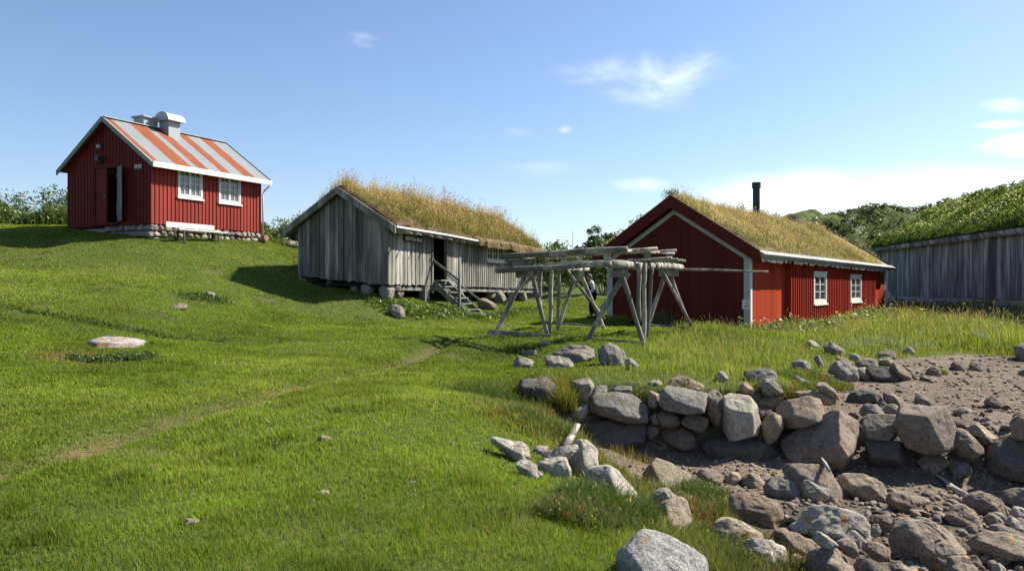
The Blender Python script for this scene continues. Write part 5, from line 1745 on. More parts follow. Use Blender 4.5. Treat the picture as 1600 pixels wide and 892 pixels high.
# ------------------------------------------------------------------ fish-drying rack
def rack():
    base = W(865, 522, 20)
    e = empty("drying_rack", tuple(base), 0, "grey fish-drying rack of lashed poles on four splayed trestles", "drying rack")
    q = lambda px, py, d: W(px, py, d) - base

    def gr(px, py, d):          # foot: carried down onto the turf
        p = W(px, py, d)
        p[2] = hz(p[0], p[1]) - .06
        return p - base

    def add(name, a, b, rad, n=12, wob=.13, mat='logs', taper=.88):
        return mk(name, [pole(a, b, rad, n, wob, (rng.uniform(.75, 1.1),) * 3, 8, taper)], M[mat], e, smooth=True)
    # trestles
    for A in (((822, 428, 19.7), (768, 527, 19.6)), ((828, 418, 19.7), (857, 527, 19.5)), ((972, 432, 18.4), (916, 528, 18.3)), ((968, 418, 18.4), (1008, 540, 18.2)),
              ((900, 425, 22.3), (871, 510, 22.2)), ((903, 418, 22.3), (946, 514, 22.1)), ((1040, 425, 21.2), (1008, 508, 21.1)), ((1042, 418, 21.2), (1082, 516, 21.0))):
        add("leg", q(*A[0]), gr(*A[1]), .06)
    for A in (((842, 422, 20.0), (786, 476, 20.4)), ((984, 428, 18.7), (938, 482, 19.1)), ((882, 418, 21.4), (945, 499, 21.8)), ((1030, 414, 20.7), (1081, 509, 20.9))):
        add("brace", q(*A[0]), q(*A[1]), .045)
    mk("foot_board", [bar(q(762, 518, 19.48), q(860, 526, 19.4), .05, .12)], M['logs'], e)
    mk("foot_board", [bar(q(915, 528, 18.18), q(1006, 536, 18.08), .04, .05)], M['logs'], e)
    mk("foot_board", [bar(q(872, 505, 22.08), q(944, 510, 21.98), .04, .05)], M['logs'], e)
    mk("foot_board", [bar(q(1006, 507, 21.0), q(1080, 513, 20.88), .04, .05)], M['logs'], e)
    for A in (((806, 429, 19.6), (833, 428, 19.6)), ((953, 428, 18.25), (981, 427, 18.25)), ((891, 428, 22.2), (913, 428, 22.2)), ((1030, 427, 21.1), (1060, 427, 21.1))):
        mk("saddle", [bar(q(*A[0]), q(*A[1]), .09, .17)], M['logs'], e)
    # cross logs
    l0, l1 = q(812, 421, 19.25), q(918, 420, 22.9)
    r0, r1 = q(953, 413.5, 17.85), q(1064, 417.5, 22.0)
    add("cross_log", l0, l1, .085, 16, .15); add("cross_log", r0, r1, .105, 16, .12)
    # hanging and standing posts
    add("hanging_post", q(844, 414, 20.2), q(843, 484, 20.2), .065)
    add("hanging_post", q(998, 411, 18.75), q(998, 504, 18.75), .06)
    for a, b, rd in (((862, 416, 20.7), (859, 521, 20.5), .06), ((874, 417, 21.3), (871, 505, 21.3), .05), ((1007, 412, 19.2), (1006, 529, 18.9), .058), ((1019, 414, 20.0), (1011, 512, 20.1), .05)):
        add("post", q(*a), gr(*b), rd)
    # lower tier of poles across the logs
    lerp = lambda a, b, t: a + (b - a) * t
    up = np.array([0, 0, 1.])
    def across(t, o0, o1, rd, dz, mat='logs'):
        a, b = lerp(l0, l1, t), lerp(r0, r1, t)
        d = (b - a) / np.linalg.norm(b - a)
        return add("pole", a - d * o0 + up * (.085 + rd + dz), b + d * o1 + up * (.105 + rd + dz), rd)
    across(-.035, .62, .10, .072, -.165)
    across(.30, .2, .95, .036, 0); across(.44, .15, .85, .036, 0); across(.60, .2, .7, .036, 0); across(.74, .1, .55, .034, 0)
    add("pole", q(1046, 420, 21.3), q(1200, 424.5, 19.7), .035, taper=.7)
    # upper tier
    for (px, py, d) in ((812, 421, 19.3), (881, 420, 21.3), (905, 420, 22.5), (949, 413, 17.95), (1011, 415, 19.7), (1046, 417, 21.2)):
        b = q(px, py, d)
        mk("stub_post", [box(b[0] - .085, b[0] + .085, b[1] - .05, b[1] + .05, b[2] + .02, b[2] + .36)], M['logs'], e)
    add("rail", q(809, 403.5, 19.2), q(907, 401, 22.7), .05); add("rail", q(944, 390.5, 17.8), q(1052, 396, 21.9), .05)
    for a, b, rd in (((787, 401, 19.3), (980, 388.5, 17.6), .072), ((795, 404, 20.3), (1027, 389.5, 19.0), .062), ((850, 401, 22.2), (1057, 391.5, 20.8), .045)):
        add("upper_pole", q(*a), q(*b), rd)
    # lashings
    for a, b, rd in ((l0, l1, .09), (r0, r1, .112)):
        for t in (.08, .16, .42, .47, .56, .63, .90):
            c = lerp(a, b, t); dd = (b - a) / np.linalg.norm(b - a) * .018
            mk("lashing", [tube([c - dd, c + dd], rd, 14)], M['dark'], e)
    return e


rack()


# ------------------------------------------------------------------ person
def skin_obj(name, V, E, R, mat, parent, sub=2):
    me = bpy.data.meshes.new(name)
    me.from_pydata([tuple(v) for v in V], E, [])
    me.materials.append(mat)
    o = bpy.data.objects.new(name, me); COL.objects.link(o); o.parent = parent
    m = o.modifiers.new("skin", 'SKIN'); m.use_smooth_shade = True
    sv = me.skin_vertices[0].data
    for i, rr in enumerate(R):
        sv[i].radius = rr if isinstance(rr, tuple) else (rr, rr)
        sv[i].use_root = (i == 0)
    s = o.modifiers.new("sub", 'SUBSURF'); s.levels = sub; s.render_levels = sub
    return o


def ell(c, r, n=(16, 10), zcut=None, col=(1, 1, 1)):
    V, F = ICO[3]
    P = V * np.array(r) + np.array(c)
    if zcut is not None:
        keep = [f for f in F if (P[f][:, 2] > zcut(P[f])).all()]
        F = np.array(keep)
    return (P, F.ravel(), np.full(len(F), 3), np.ones((len(P), 3)), np.zeros(len(F), int))


def person():
    p = W(926, 494, 30.0)
    gz = hz(p[0], p[1])
    e = empty("person", (p[0], p[1], gz), 0, "elderly person with grey hair, dark vest and pale sleeves strolling past the red gable", "person")
    # faces -X (photo left), slightly stooped; local x forward = -1
    f = -1.0
    V = [(0, 0, .92), (f * .00, 0, 1.06), (f * .01, 0, 1.22), (f * .05, 0, 1.38), (f * .10, 0, 1.46), (f * .14, 0, 1.53), (f * .155, 0, 1.60), (f * .15, 0, 1.66),
         (0, -.09, .88), (f * .10, -.09, .50), (f * .05, -.09, .09), (f * .17, -.10, .03),
         (0, .09, .88), (f * -.02, .09, .50), (f * -.16, .09, .11), (f * -.05, .10, .04),
         (f * .05, -.20, 1.38), (f * -.00, -.26, 1.12), (f * .14, -.24, .92), (f * .20, -.24, .88),
         (f * .05, .18, 1.38), (f * -.02, .23, 1.12), (f * .10, .20, .92), (f * .16, .19, .88)]
    E = [(0, 1), (1, 2), (2, 3), (3, 4), (4, 5), (5, 6), (6, 7), (0, 8), (8, 9), (9, 10), (10, 11), (0, 12), (12, 13), (13, 14), (14, 15), (3, 16), (16, 17), (17, 18), (18, 19), (3, 20), (20, 21), (21, 22), (22, 23)]
    R = [(.12, .14), (.115, .14), (.12, .15), (.10, .14), (.055, .055), (.075, .07), (.085, .075), (.07, .065), .085, .06, .04, .03, .085, .06, .04, .03, .055, .042, .03, .028, .055, .042, .03, .028]
    skin_obj("body", V, E, R, M['skin'], e)
    # face details and fingers as chains rooted in the palms
    mk("face", [ell((f * .245, 0, 1.595), (.022, .016, .024)), ell((f * .225, -.03, 1.62), (.012, .012, .009)), ell((f * .225, .03, 1.62), (.012, .012, .009)), ell((f * .225, 0, 1.552), (.012, .024, .008)),
                ell((f * .15, -.083, 1.60), (.02, .012, .03)), ell((f * .15, .083, 1.60), (.02, .012, .03))], M['skin'], e, smooth=True)
    for sy, hx in ((-1, .20), (1, .16)):
        ch = []
        for k, (o, l) in enumerate(((-.03, .06), (-.01, .07), (.01, .068), (.028, .055))):
            a = np.array([f * (hx + o), sy * (.24 if sy < 0 else .20), .875]); ch.append(tube([a, a + (f * .012, 0, -l * .5), a + (f * .004, sy * -.012, -l)], [.009, .008, .006], 6))
        a = np.array([f * (hx + .02), sy * (.23 if sy < 0 else .19), .90]); ch.append(tube([a, a + (f * .03, sy * -.01, -.02), a + (f * .035, sy * -.015, -.05)], [.01, .009, .007], 6))
        mk("fingers", ch, M['skin'], e, smooth=True)
    mk("hair", [ell((f * .13, 0, 1.645), (.105, .092, .085)), ell((f * .085, 0, 1.60), (.065, .085, .085))], M['hair'], e, smooth=True)
    skin_obj("trousers", [(0, 0, .93), (0, -.085, .88), (f * .09, -.09, .50), (f * .045, -.09, .11), (0, .085, .88), (f * -.02, .09, .50), (f * -.15, .09, .13)],
             [(0, 1), (1, 2), (2, 3), (0, 4), (4, 5), (5, 6)], [(.14, .16), .115, .088, .078, .115, .088, .078], M['trouser'], e)
    skin_obj("shirt_sleeves", [(f * .04, 0, 1.36), (f * .05, -.20, 1.37), (f * -.0, -.265, 1.12), (f * .12, -.245, .95), (f * .05, .17, 1.37), (f * -.02, .235, 1.12), (f * .09, .205, .95)],
             [(0, 1), (1, 2), (2, 3), (0, 4), (4, 5), (5, 6)], [.10, .088, .075, .05, .088, .075, .05], M['shirt'], e)
    skin_obj("vest", [(f * -.04, 0, .86), (f * -.02, 0, 1.0), (f * .0, 0, 1.15), (f * .03, 0, 1.30), (f * .06, 0, 1.41)], [(0, 1), (1, 2), (2, 3), (3, 4)],
             [(.215, .20), (.20, .19), (.18, .175), (.16, .16), (.10, .11)], M['navy'], e)
    for x, y in ((f * .10, -.095), (f * -.11, .095)):
        mk("shoe", [ell((x, y, .045), (.14, .052, .055))], M['shoe'], e, smooth=True)


person()

# ------------------------------------------------------------------ driftwood, sticks
def sticks():
    def stick(label, pts, rad, name="driftwood", cat="driftwood", mat='drift', n=10, lift=.02, squash=1.0, prong=None):
        P = []
        for (px, py, d) in pts:
            p = W(px, py, d) if d else W(px, py, march(px, py))
            P.append(p)
        P = np.array(P)
        b = P.mean(0); b[2] = P[:, 2].min()
        ch = [tube(P - b + np.array([0, 0, lift]), rad, n, squash=squash)]
        if prong:
            Q = np.array([W(*q) if q[2] else W(q[0], q[1], march(q[0], q[1])) for q in prong])
            ch.append(tube(Q - b + np.array([0, 0, lift]), [.03, .012], 8))
        o = mk(name, ch, M[mat], smooth=True)
        o.location = b
        tag(o, label, cat)
    stick("bleached forked branch lying on the gravel below the shore wall", [(1462, 746, None), (1480, 759, None), (1490, 768, None), (1508, 779, None)], [.02, .026, .034, .036], prong=[(1489, 768, None), (1479, 765, None)], lift=.05)
    stick("white splintered plank lying against the grass at the head of the little beach", [(902, 666, 9.7), (892, 684, 9.2), (881, 701, 8.7)], [.045, .06, .062], name="driftwood_plank", squash=.3, lift=.03, n=4, mat='planksilver')
    stick("white stick poking up behind the orange-lichened tilted block", [(1284, 718, 9.1), (1289, 726, 9.0), (1296, 738, 8.8)], [.008, .02, .018])
    stick("tiny grey stick standing in the mown lawn", [(363, 709, None), (366, 717, None)], [.012, .012], name="stick", cat="stick", mat='logs', lift=.03)


sticks()

# ------------------------------------------------------------------ vegetation things
bush(20, 345, 37, 1.8, 3.2, "loose leafy bush left of the smithy at the photo's edge", 301, BUSHC, 1100, .07, group=None)
bush(80, 345, 36, 2.2, 2.0, "taller pale-leaved bush close to the smithy's left wall", 302, [(.09, .13, .03), (.12, .16, .04), (.07, .11, .03)], 1000, .07)
bush(108, 345, 35, 2.0, 1.2, "narrow bush half hidden by the smithy's left corner", 303, BUSHC, 700, .06)
bush(455, 378, 36, 1.3, 2.6, "low pale bush in the meadow between the smithy and the turf-roofed hut", 304, [(.09, .13, .03), (.07, .12, .03), (.12, .15, .05)], 2200, .06)
bush(862, 455, 40, 2.7, 3.4, "dense dark shrub behind the turf-roofed hut's far end", 305, BUSHC, 5200, .08)
bush(905, 450, 43, 2.6, 3.6, "wide shrub behind the strolling person", 306, [(.07, .11, .03), (.09, .13, .035), (.06, .095, .025)], 5200, .08)
bush(942, 450, 38, 2.5, 2.2, "dark shrub beside the red gable's left corner", 307, BUSHC, 3200, .07)


def small_tree(px, pytop, d, h, wd, label, seed, cols, n=2600, name="tree", conifer=False, pbase=440):
    r = np.random.default_rng(seed)
    t = W(px, pytop, d)
    g = hz(t[0], t[1])
    hh = t[2] - g
    e = empty(name, (t[0], t[1], g), 0, label, "tree")
    tr = [tube([(0, 0, -.1), (.05, 0, hh * .5), (0, .05, hh * .96)], [.14, .09, .02], 8)]
    cen, rad = [], []
    if conifer:
        for i in range(26):
            f = r.uniform(.25, 1)
            a = r.uniform(0, 6.28); q = (1.03 - f) * wd * .75 * r.uniform(.5, 1)
            cen.append((q * math.cos(a), q * math.sin(a), hh * f - .1)); rad.append((.12 + .25 * (1 - f), .12 + .25 * (1 - f), .16))
    else:
        for i in range(13):
            a = r.uniform(0, 6.28); f = r.uniform(.38, .95)
            q = wd * .5 * math.sin(math.pi * min(f, .9)) * r.uniform(.4, 1)
            c = np.array([q * math.cos(a), q * math.sin(a), hh * f])
            tr.append(tube([(0, 0, hh * f * .55), c * np.array([.6, .6, .92]), c], [.06, .035, .012], 6))
            for k in range(3):
                cen.append(c + r.normal(size=3) * .28); rad.append(np.array([.34, .34, .26]) * r.uniform(.7, 1.3))
    mk("trunk", tr, M['logs'], e)
    mk("crown", leaf_cloud(cen, rad, n, .09 if not conifer else .11, cols, r, .2), M['leaf'], e)


small_tree(938, 366, 50, 0, 3.4, "leafy tree rising behind the red boathouse's left eave", 311, BUSHC, 4200)
small_tree(868, 379, 60, 0, 2.4, "small dark spruce beyond the hut's far end", 312, [(.03, .05, .02), (.04, .065, .025)], 1800, "spruce", True)
small_tree(902, 383, 75, 0, 1.6, "tiny far spruce in the gap between the hut and the red boathouse", 313, [(.03, .05, .025), (.04, .06, .03)], 900, "spruce", True)
small_tree(920, 386, 66, 0, 3.6, "round dark tree just left of the leafy tree behind the boathouse", 314, [(.035, .06, .02), (.05, .08, .025)], 2600)
mp = W(895, 362, 95.0)
gm = hz(mp[0], mp[1])
tag(mk("mast", [tube([(mp[0], mp[1], gm), (mp[0], mp[1], mp[2])], [.05, .03], 6)], M['dark']), "thin far mast standing in the gap between the hut and the boathouse", "mast")


def weeds(name, label, pts, n, r, leaf, cols, hgt, flowers=0, spread=.35, kind="stuff"):
    """rank herbs along a pixel polyline"""
    P = []
    for (px, py, d) in pts:
        p = W(px, py, d); P.append(p)
    P = np.array(P)
    seg = r.integers(0, len(P) - 1, n); t = r.random(n)
    c = P[seg] * (1 - t)[:, None] + P[seg + 1] * t[:, None]
    c[:, :2] += r.normal(0, spread, (n, 2))
    g = H(c[:, 0], c[:, 1])
    hh = hgt * np.clip(.75 + .6 * n2(c[:, 0], c[:, 1], .9, 81), .2, 1.5)
    c[:, 2] = g + hh * r.random(n) ** .7
    ch = [leaf_cloud(c, np.full((n, 3), .05), n, leaf, cols, r, .5)]
    if flowers:
        k = r.integers(0, n, flowers)
        q = c[k].copy(); q[:, 2] = g[k] + hh[k] + r.uniform(-.05, .12, flowers)
        ch.append(leaf_cloud(q, np.full((flowers, 3), .03), flowers, .045, [(.62, .63, .5)], r, 1.5))
    m = n // 2
    k = r.integers(0, n, m)
    b = np.stack([c[k, 0], c[k, 1], g[k]], 1)
    ch += blades(b, hh[k] * 1.05, np.full(m, .02), pal(cols, m, r), np.clip(r.normal(.45, .3, m), 0, 1.1), r)
    return tag(mk(name, ch, M['leaf']), label, "weeds", kind=kind)


rw = np.random.default_rng(400)
weeds("hedge_weeds", "rank green weeds with white umbels left of the smithy", [(-120, 340, 35), (20, 346, 34.5), (105, 352, 34)], 15000, rw, .08, [(.09, .13, .03), (.11, .155, .04), (.07, .11, .025)], .8, 400, .75)
weeds("hedge_weeds", "pale meadow weeds beyond the smithy's right corner", [(412, 385, 37), (470, 390, 36)], 5000, rw, .07, [(.10, .14, .04), (.12, .15, .05)], .5, 200, .9)
weeds("nettle_patch", "dark nettles in front of the turf-roofed hut's stone piers", [(590, 474, 25.6), (640, 482, 25.6), (690, 480, 26.6), (745, 492, 27.6)], 1500, rw, .055, [(.07, .12, .02), (.09, .145, .025), (.11, .16, .03)], .24, 0, .28)
weeds("nettle_patch", "green herbs around the hut's stair foot and far piers", [(735, 490, 28.6), (790, 484, 30), (830, 478, 33)], 1300, rw, .055, [(.08, .13, .025), (.11, .155, .03)], .2, 0, .35)
weeds("bank_herbs", "bright flowering herbs along the red boathouse's foot", [(1190, 520, 24), (1270, 513, 28), (1330, 503, 33), (1375, 497, 37)], 5200, rw, .07, [(.13, .18, .05), (.16, .20, .06), (.10, .14, .04)], .5, 260, .7)
weeds("bank_herbs", "dark rank weeds in the shade along the grey hall's plinth", [(1385, 486, 46), (1450, 492, 38), (1520, 500, 33), (1620, 512, 29)], 4200, rw, .08, [(.07, .11, .025), (.10, .14, .035)], .7, 25, .8)
weeds("outcrop_herbs", "dark green herbs fringing the white and orange outcrop in the lawn", [(112, 541, 13.3), (150, 547, 13.2), (200, 544, 13.4), (234, 532, 14.0)], 1500, rw, .03, [(.045, .085, .02), (.06, .105, .025), (.08, .12, .03)], .11, 0, .12)
weeds("ledge_weeds", "dark clover along the little ledge crossing the lawn", [(-60, 470, 17.7), (60, 485, 17.7), (130, 495, 17.5)], 1600, rw, .035, [(.05, .09, .02), (.07, .115, .025)], .07, 0, .12)
weeds("lawn_herbs", "low dark herbs around the half-buried stone in the upper lawn", [(292, 466, 21.5), (320, 464, 21.5), (345, 458, 22)], 900, rw, .035, [(.05, .09, .02), (.075, .115, .03)], .12, 0, .2)

DK = [(.045, .085, .02), (.06, .105, .022), (.075, .12, .03), (.09, .13, .035)]
GT = [(.11, .15, .03), (.16, .17, .045), (.22, .17, .05), (.13, .16, .03)]
tuft(950, 800, 2600, .42, .30, DK, 501, "grass_tussock", "large dark green grass tussock left of the orange-spotted boulder", w=.008, lean=.85)
tuft(905, 815, 1500, .32, .24, DK + RUST[:1], 506, "grass_tussock", "shaggy tussock with rusty stems at the lawn edge left of the large dark tussock", w=.007, lean=.8)
tuft(1095, 772, 1700, .33, .20, DK + [(.11, .16, .05)], 502, "grass_tussock", "bright rounded grass tussock right of the cleft tan boulder", w=.007, lean=.85)
tuft(1098, 812, 900, .30, .16, RUST + [(.09, .13, .03)], 507, "grass_tussock", "short reddish tussock right of the orange-spotted boulder", w=.006, lean=.7)
tuft(1110, 862, 2600, .42, .16, DK, 503, "grass_tussock", "dark green grass clump right of the large pale foreground slab", w=.007, lean=.8)
tuft(1175, 890, 1500, .30, .16, DK + [(.10, .16, .03)], 508, "grass_tussock", "green grass clump in front of the speckled boulder", w=.006, lean=.5)
tuft(1264, 842, 60, .04, .13, [(.13, .19, .04)], 509, "grass_tussock", "few grass blades growing against the big grainy granite", w=.007, lean=.4)
tuft(876, 632, 1500, .28, .52, GT, 504, "grass_tussock", "tall golden-green grass tuft between the dark boulder and the bright-edged block", d=11.55, w=.008, lean=.55)
tuft(838, 668, 1700, .42, .26, DK, 505, "grass_tussock", "dark overhanging grass below the dark boulder at the wall's left end", w=.008, lean=.9)
tuft(760, 618, 1500, .5, .22, DK, 510, "grass_tussock", "dark green rushy clump in the lawn left of the dark boulder", w=.008, lean=.7)
tuft(815, 548, 900, .5, .2, DK + LONG, 511, "grass_tussock", "dark grass clump just below the drying rack's front foot board", w=.012, lean=.7)
tuft(962, 508, 900, .5, .45, [(.12, .20, .03), (.15, .23, .04)], 512, "grass_tussock", "bright tall grass tuft between the rack's right trestle and the red gable", w=.016, lean=.5)
tuft(1035, 512, 420, .5, .75, [(.13, .16, .06), (.17, .18, .08)], 513, "grass_tussock", "thin tall seeding grass stalks against the dark red gable", w=.014, lean=.25)
tuft(1468, 584, 260, .16, .15, [(.12, .18, .03), (.09, .14, .03)], 514, "grass_tussock", "small green grass tuft on the far gravel", w=.012, lean=.7)
tuft(1290, 600, 1400, .5, .18, LONG + RUST[:1], 515, "grass_tussock", "green grass patch between the shore wall's back stones and the upper shore boulders", w=.01, lean=.7)
tuft(990, 720, 260, .35, .22, DRY + [(.14, .15, .05)], 516, "grass_tussock", "sparse dry grass on the gravel behind the speckled boulder", w=.005, lean=.5)
tuft(1250, 600, 1200, .5, .2, LONG, 517, "grass_tussock", "green grass patch behind the broad pale-topped ledge", w=.01, lean=.7)

for _i, (_px, _py, _l) in enumerate(((1150, 800, 'green grass tussock between the ochre-topped block and the orange-spotted boulder'), (1010, 845, 'long grass behind the large pale foreground slab'),
                                    (1065, 835, 'reddish grass in front of the orange-spotted boulder'), (1205, 610, 'grass tuft behind the rounded grey boulder of the wall'), (1330, 588, 'low grass fringe beside the biggest pale boulder of the upper shore'),
                                    (1185, 858, 'grass blades beside the black-and-white speckled boulder'))):
    tuft(_px, _py, 900, .28, .2, DK + LONG + RUST[:1], 530 + _i, 'grass_tussock', _l, w=.007, lean=.75)
grow_lawn(); grow_tall()


# ------------------------------------------------------------------ rocky hill behind
def hill():
    xs = np.linspace(-2, 95, 240); ys = np.linspace(60, 170, 200)
    X, Y = np.meshgrid(xs, ys)
    px = 800 + 1200 * X / Y
    prof = np.interp(px, [900, 1000, 1100, 1180, 1215, 1250, 1290, 1322, 1340, 1362, 1400, 1430, 1480, 1560, 1700, 1900], [395, 372, 352, 338, 329, 325, 331, 327, 322, 319, 321, 323, 318, 316, 322, 345])
    crest = (446 - prof) / 1200 * 84.0 - .5
    t = sstep(62, 84, Y) * (1 - .5 * sstep(95, 170, Y))
    rocky = fbm(np.stack([X * .16, Y * .16, 0 * X], -1), 5, 301, .55)
    rid = 1 - np.abs(fbm(np.stack([X * .11, Y * .09, 0 * X + 4], -1), 4, 305))
    Z = -2.5 + (crest + 2.5) * t + t * (1.1 * rocky + 1.2 * (rid - .8)) * np.where(Y < 90, 1, .4)
    e = np.minimum(np.minimum(X + 2, 95 - X), np.minimum(Y - 60, 170 - Y))
    Z = np.where(e < 6, Z - (6 - e) * 1.2, Z)
    ny, nx = X.shape
    I = np.arange(nx * ny).reshape(ny, nx)
    q = np.stack([I[:-1, :-1], I[:-1, 1:], I[1:, 1:], I[1:, :-1]], -1).reshape(-1, 4)
    t_ = NT("heath_and_rock")
    v = t_.coord()
    ge = t_.n("NewGeometry"); sp = t_.n("SeparateXYZ"); t_.l(ge.outputs["Normal"], sp.inputs[0])
    n1 = t_.noise(v, .35, 6, .65); n2_ = t_.noise(v, 1.6, 5, .7)
    green = t_.ramp(n2_, [(.3, (.035, .06, .015)), (.5, (.075, .095, .025)), (.72, (.13, .13, .045))])
    rock = t_.ramp(n2_, [(.3, (.10, .10, .095)), (.7, (.30, .29, .27))])
    m = t_.math('ADD', sp.outputs[2], t_.math('MULTIPLY', t_.math('SUBTRACT', n1, .5), 1.1))
    c = t_.mix(t_.ramp(m, [(.60, 0.0), (.74, 1.0)]), rock, green)
    mt = t_.out(t_.pbr(c, .95, t_.bump(n2_, .9, .4), spec=.1))
    o = mk("hill", (np.stack([X, Y, Z], -1).reshape(-1, 3), q.ravel(), np.full(len(q), 4), np.ones((nx * ny, 3)), np.zeros(len(q), int)), mt, smooth=True)
    tag(o, kind="structure")
    r = np.random.default_rng(88)
    n = 4200
    x = r.uniform(5, 85, n); y = r.uniform(64, 100, n)
    from mathutils.bvhtree import BVHTree
    ix = np.clip(((x + 2) / 97 * 239).round().astype(int), 0, 239); iy = np.clip(((y - 60) / 110 * 199).round().astype(int), 0, 199)
    z = Z[iy, ix]
    cl = n2(x, y, .12, 95)
    k = cl > -.15
    c = np.stack([x, y, z + .2], 1)[k]
    rd = np.repeat(r.uniform(.25, .75, (len(c), 1)), 3, 1) * np.array([1, 1, .7])
    tag(mk("hill_scrub", leaf_cloud(c, rd, 80000, .14, [(.045, .075, .02), (.06, .095, .025), (.03, .055, .018), (.09, .10, .035)], r, .3), M['leaf']),
        "dark scrub covering the rocky hill behind the boathouse", "scrub", kind="stuff")


hill()

# white clover specks in the lawn
rc = np.random.default_rng(91)
n = 620
y = np.sqrt(rc.uniform(5 ** 2, 24 ** 2, n)); x = y * rc.uniform(-.7, .2, n)
k = (n2(x, y, .5, 96) > .05) & clear_of_houses(x, y)
x, y = x[k], y[k]; n = len(x)
s = np.maximum(.008, .0007 * y)
c = np.stack([x, y, H(x, y) + .07], 1)
V = np.stack([c + np.stack([s * a, s * b, s * d], 1) for a, b, d in ((-1, 0, 0), (0, -.6, -.8), (1, 0, 0), (0, .6, .8))], 1).reshape(-1, 3)
tag(mk("clover_flowers", [(V, np.arange(4 * n), np.full(n, 4), np.full((4 * n, 3), .6), np.zeros(n, int))], M['leaf']), "tiny white clover flowers sprinkled in the lawn", "flowers", kind="stuff")

# ------------------------------------------------------------------ light, sky, camera
EL, AZ = math.radians(43), math.radians(65)
sd = Vector((math.sin(AZ) * math.cos(EL), math.cos(AZ) * math.cos(EL), math.sin(EL)))
su = bpy.data.lights.new("sun", 'SUN'); su.energy = 4.9; su.angle = math.radians(.53); su.color = (1, .94, .82)
so = bpy.data.objects.new("sun", su); COL.objects.link(so)
so.rotation_euler = sd.to_track_quat('Z', 'Y').to_euler()

wd = bpy.data.worlds.new("World"); SC.world = wd; wd.use_nodes = True
nt = wd.node_tree; nt.nodes.clear()
def wn(t, **k):
    n = nt.nodes.new("ShaderNode" + t)
    for a, b in k.items(): setattr(n, a, b)
    return n
def wm(op, a, b=0.0, clamp=False):
    n = wn("Math", operation=op, use_clamp=clamp)
    for v, i in ((a, 0), (b, 1)):
        if hasattr(v, "links"): nt.links.new(v, n.inputs[i])
        else: n.inputs[i].default_value = v
    return n.outputs[0]
sky = wn("TexSky", sky_type='NISHITA', sun_disc=False, sun_elevation=EL, sun_rotation=AZ, air_density=1.0, dust_density=0.5, ozone_density=2.2, altitude=0)
tc = wn("TexCoord")
sep = wn("SeparateXYZ"); nt.links.new(tc.outputs["Generated"], sep.inputs[0])
yy = wm('MAXIMUM', sep.outputs[1], .05)
gu, gv = wm('DIVIDE', sep.outputs[0], yy), wm('DIVIDE', sep.outputs[2], yy)
cm = wn("CombineXYZ"); nt.links.new(wm('MULTIPLY', gu, 1.0), cm.inputs[0]); nt.links.new(wm('MULTIPLY', gv, 2.1), cm.inputs[1])
def cnoise(sc, det, rough, dist):
    n = wn("TexNoise"); nt.links.new(cm.outputs[0], n.inputs["Vector"])
    n.inputs["Scale"].default_value = sc; n.inputs["Detail"].default_value = det; n.inputs["Roughness"].default_value = rough; n.inputs["Distortion"].default_value = dist
    return n.outputs["Fac"]
wisp = cnoise(7.0, 8, .62, .9); soft = cnoise(3.0, 5, .55, .3)
def cloud(px, py, rx, ry, st, nz, lo, hi, tilt=0.0):
    u0, v0, a, b = (px - 800) / 1200, (446 - py) / 1200, rx / 1200, ry / 1200
    du = wm('SUBTRACT', gu, u0)
    dv = wm('SUBTRACT', wm('SUBTRACT', gv, v0), wm('MULTIPLY', du, tilt))
    d = wm('ADD', wm('POWER', wm('DIVIDE', du, a), 2.0), wm('POWER', wm('DIVIDE', dv, b), 2.0))
    m = wm('SUBTRACT', 1.0, d, True)
    mr = wn("MapRange", interpolation_type='SMOOTHSTEP')
    nt.links.new(wm('ADD', nz, wm('MULTIPLY', wm('SUBTRACT', m, .6), .30)), mr.inputs[0])
    mr.inputs[1].default_value = lo; mr.inputs[2].default_value = hi
    return wm('MULTIPLY', wm('MULTIPLY', mr.outputs[0], m), st)
cl = None
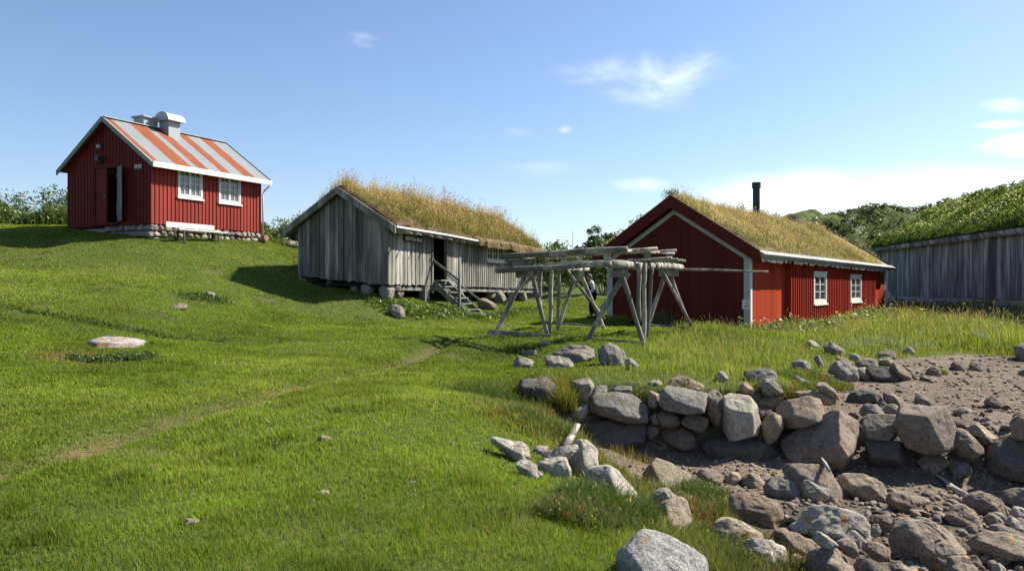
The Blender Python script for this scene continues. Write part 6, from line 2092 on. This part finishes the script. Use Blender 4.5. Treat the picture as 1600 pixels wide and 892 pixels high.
for c in ((1045, 120, 150, 62, .62, wisp, .36, .95, .02), (950, 115, 130, 36, .5, wisp, .38, .9, .03), (1000, 145, 90, 26, .5, wisp, .36, .9, 0), (1585, 228, 110, 26, .75, wisp, .36, .66, .08), (1570, 165, 60, 18, .4, wisp, .40, .7, 0),
          (1330, 310, 330, 62, .85, soft, .28, .66, .02), (1480, 300, 330, 60, .8, soft, .28, .6, 0), (1000, 290, 70, 18, .5, wisp, .36, .8, 0), (565, 62, 48, 22, .45, wisp, .42, .85, -.1),
          (883, 203, 16, 9, .4, wisp, .3, .8, 0), (1560, 195, 60, 9, .5, wisp, .35, .65, .05), (805, 208, 40, 14, .18, wisp, .4, .9, 0), (860, 262, 100, 20, .22, wisp, .4, .9, 0)):
    v = cloud(*c)
    cl = v if cl is None else wm('MAXIMUM', cl, v)
mx = wn("Mix", data_type='RGBA'); nt.links.new(cl, mx.inputs[0]); tn = wn('Mix', data_type='RGBA', blend_type='MULTIPLY'); tn.inputs[0].default_value = 1.0; nt.links.new(sky.outputs[0], tn.inputs[6]); tn.inputs[7].default_value = (.97, .99, 1.075, 1); nt.links.new(tn.outputs[2], mx.inputs[6])
mx.inputs[7].default_value = (9.6, 9.8, 10.1, 1)
bgn = wn("Background"); nt.links.new(mx.outputs[2], bgn.inputs[0]); bgn.inputs[1].default_value = .068
ow = wn("OutputWorld"); nt.links.new(bgn.outputs[0], ow.inputs[0])

cam = bpy.data.cameras.new("camera"); cam.lens = 27.0; cam.sensor_width = 36; cam.clip_end = 2000; cam.clip_start = .1
co = bpy.data.objects.new("camera", cam); COL.objects.link(co)
co.location = (0, 0, 0); co.rotation_euler = (math.pi / 2, 0, 0)
SC.camera = co
SC.view_settings.view_transform = 'Standard'; SC.view_settings.look = 'None'
SC.view_settings.exposure = 1.22; SC.view_settings.gamma = 1.0
SC.cycles.max_bounces = 6; SC.cycles.diffuse_bounces = 3; SC.cycles.transmission_bounces = 3; SC.cycles.transparent_max_bounces = 4
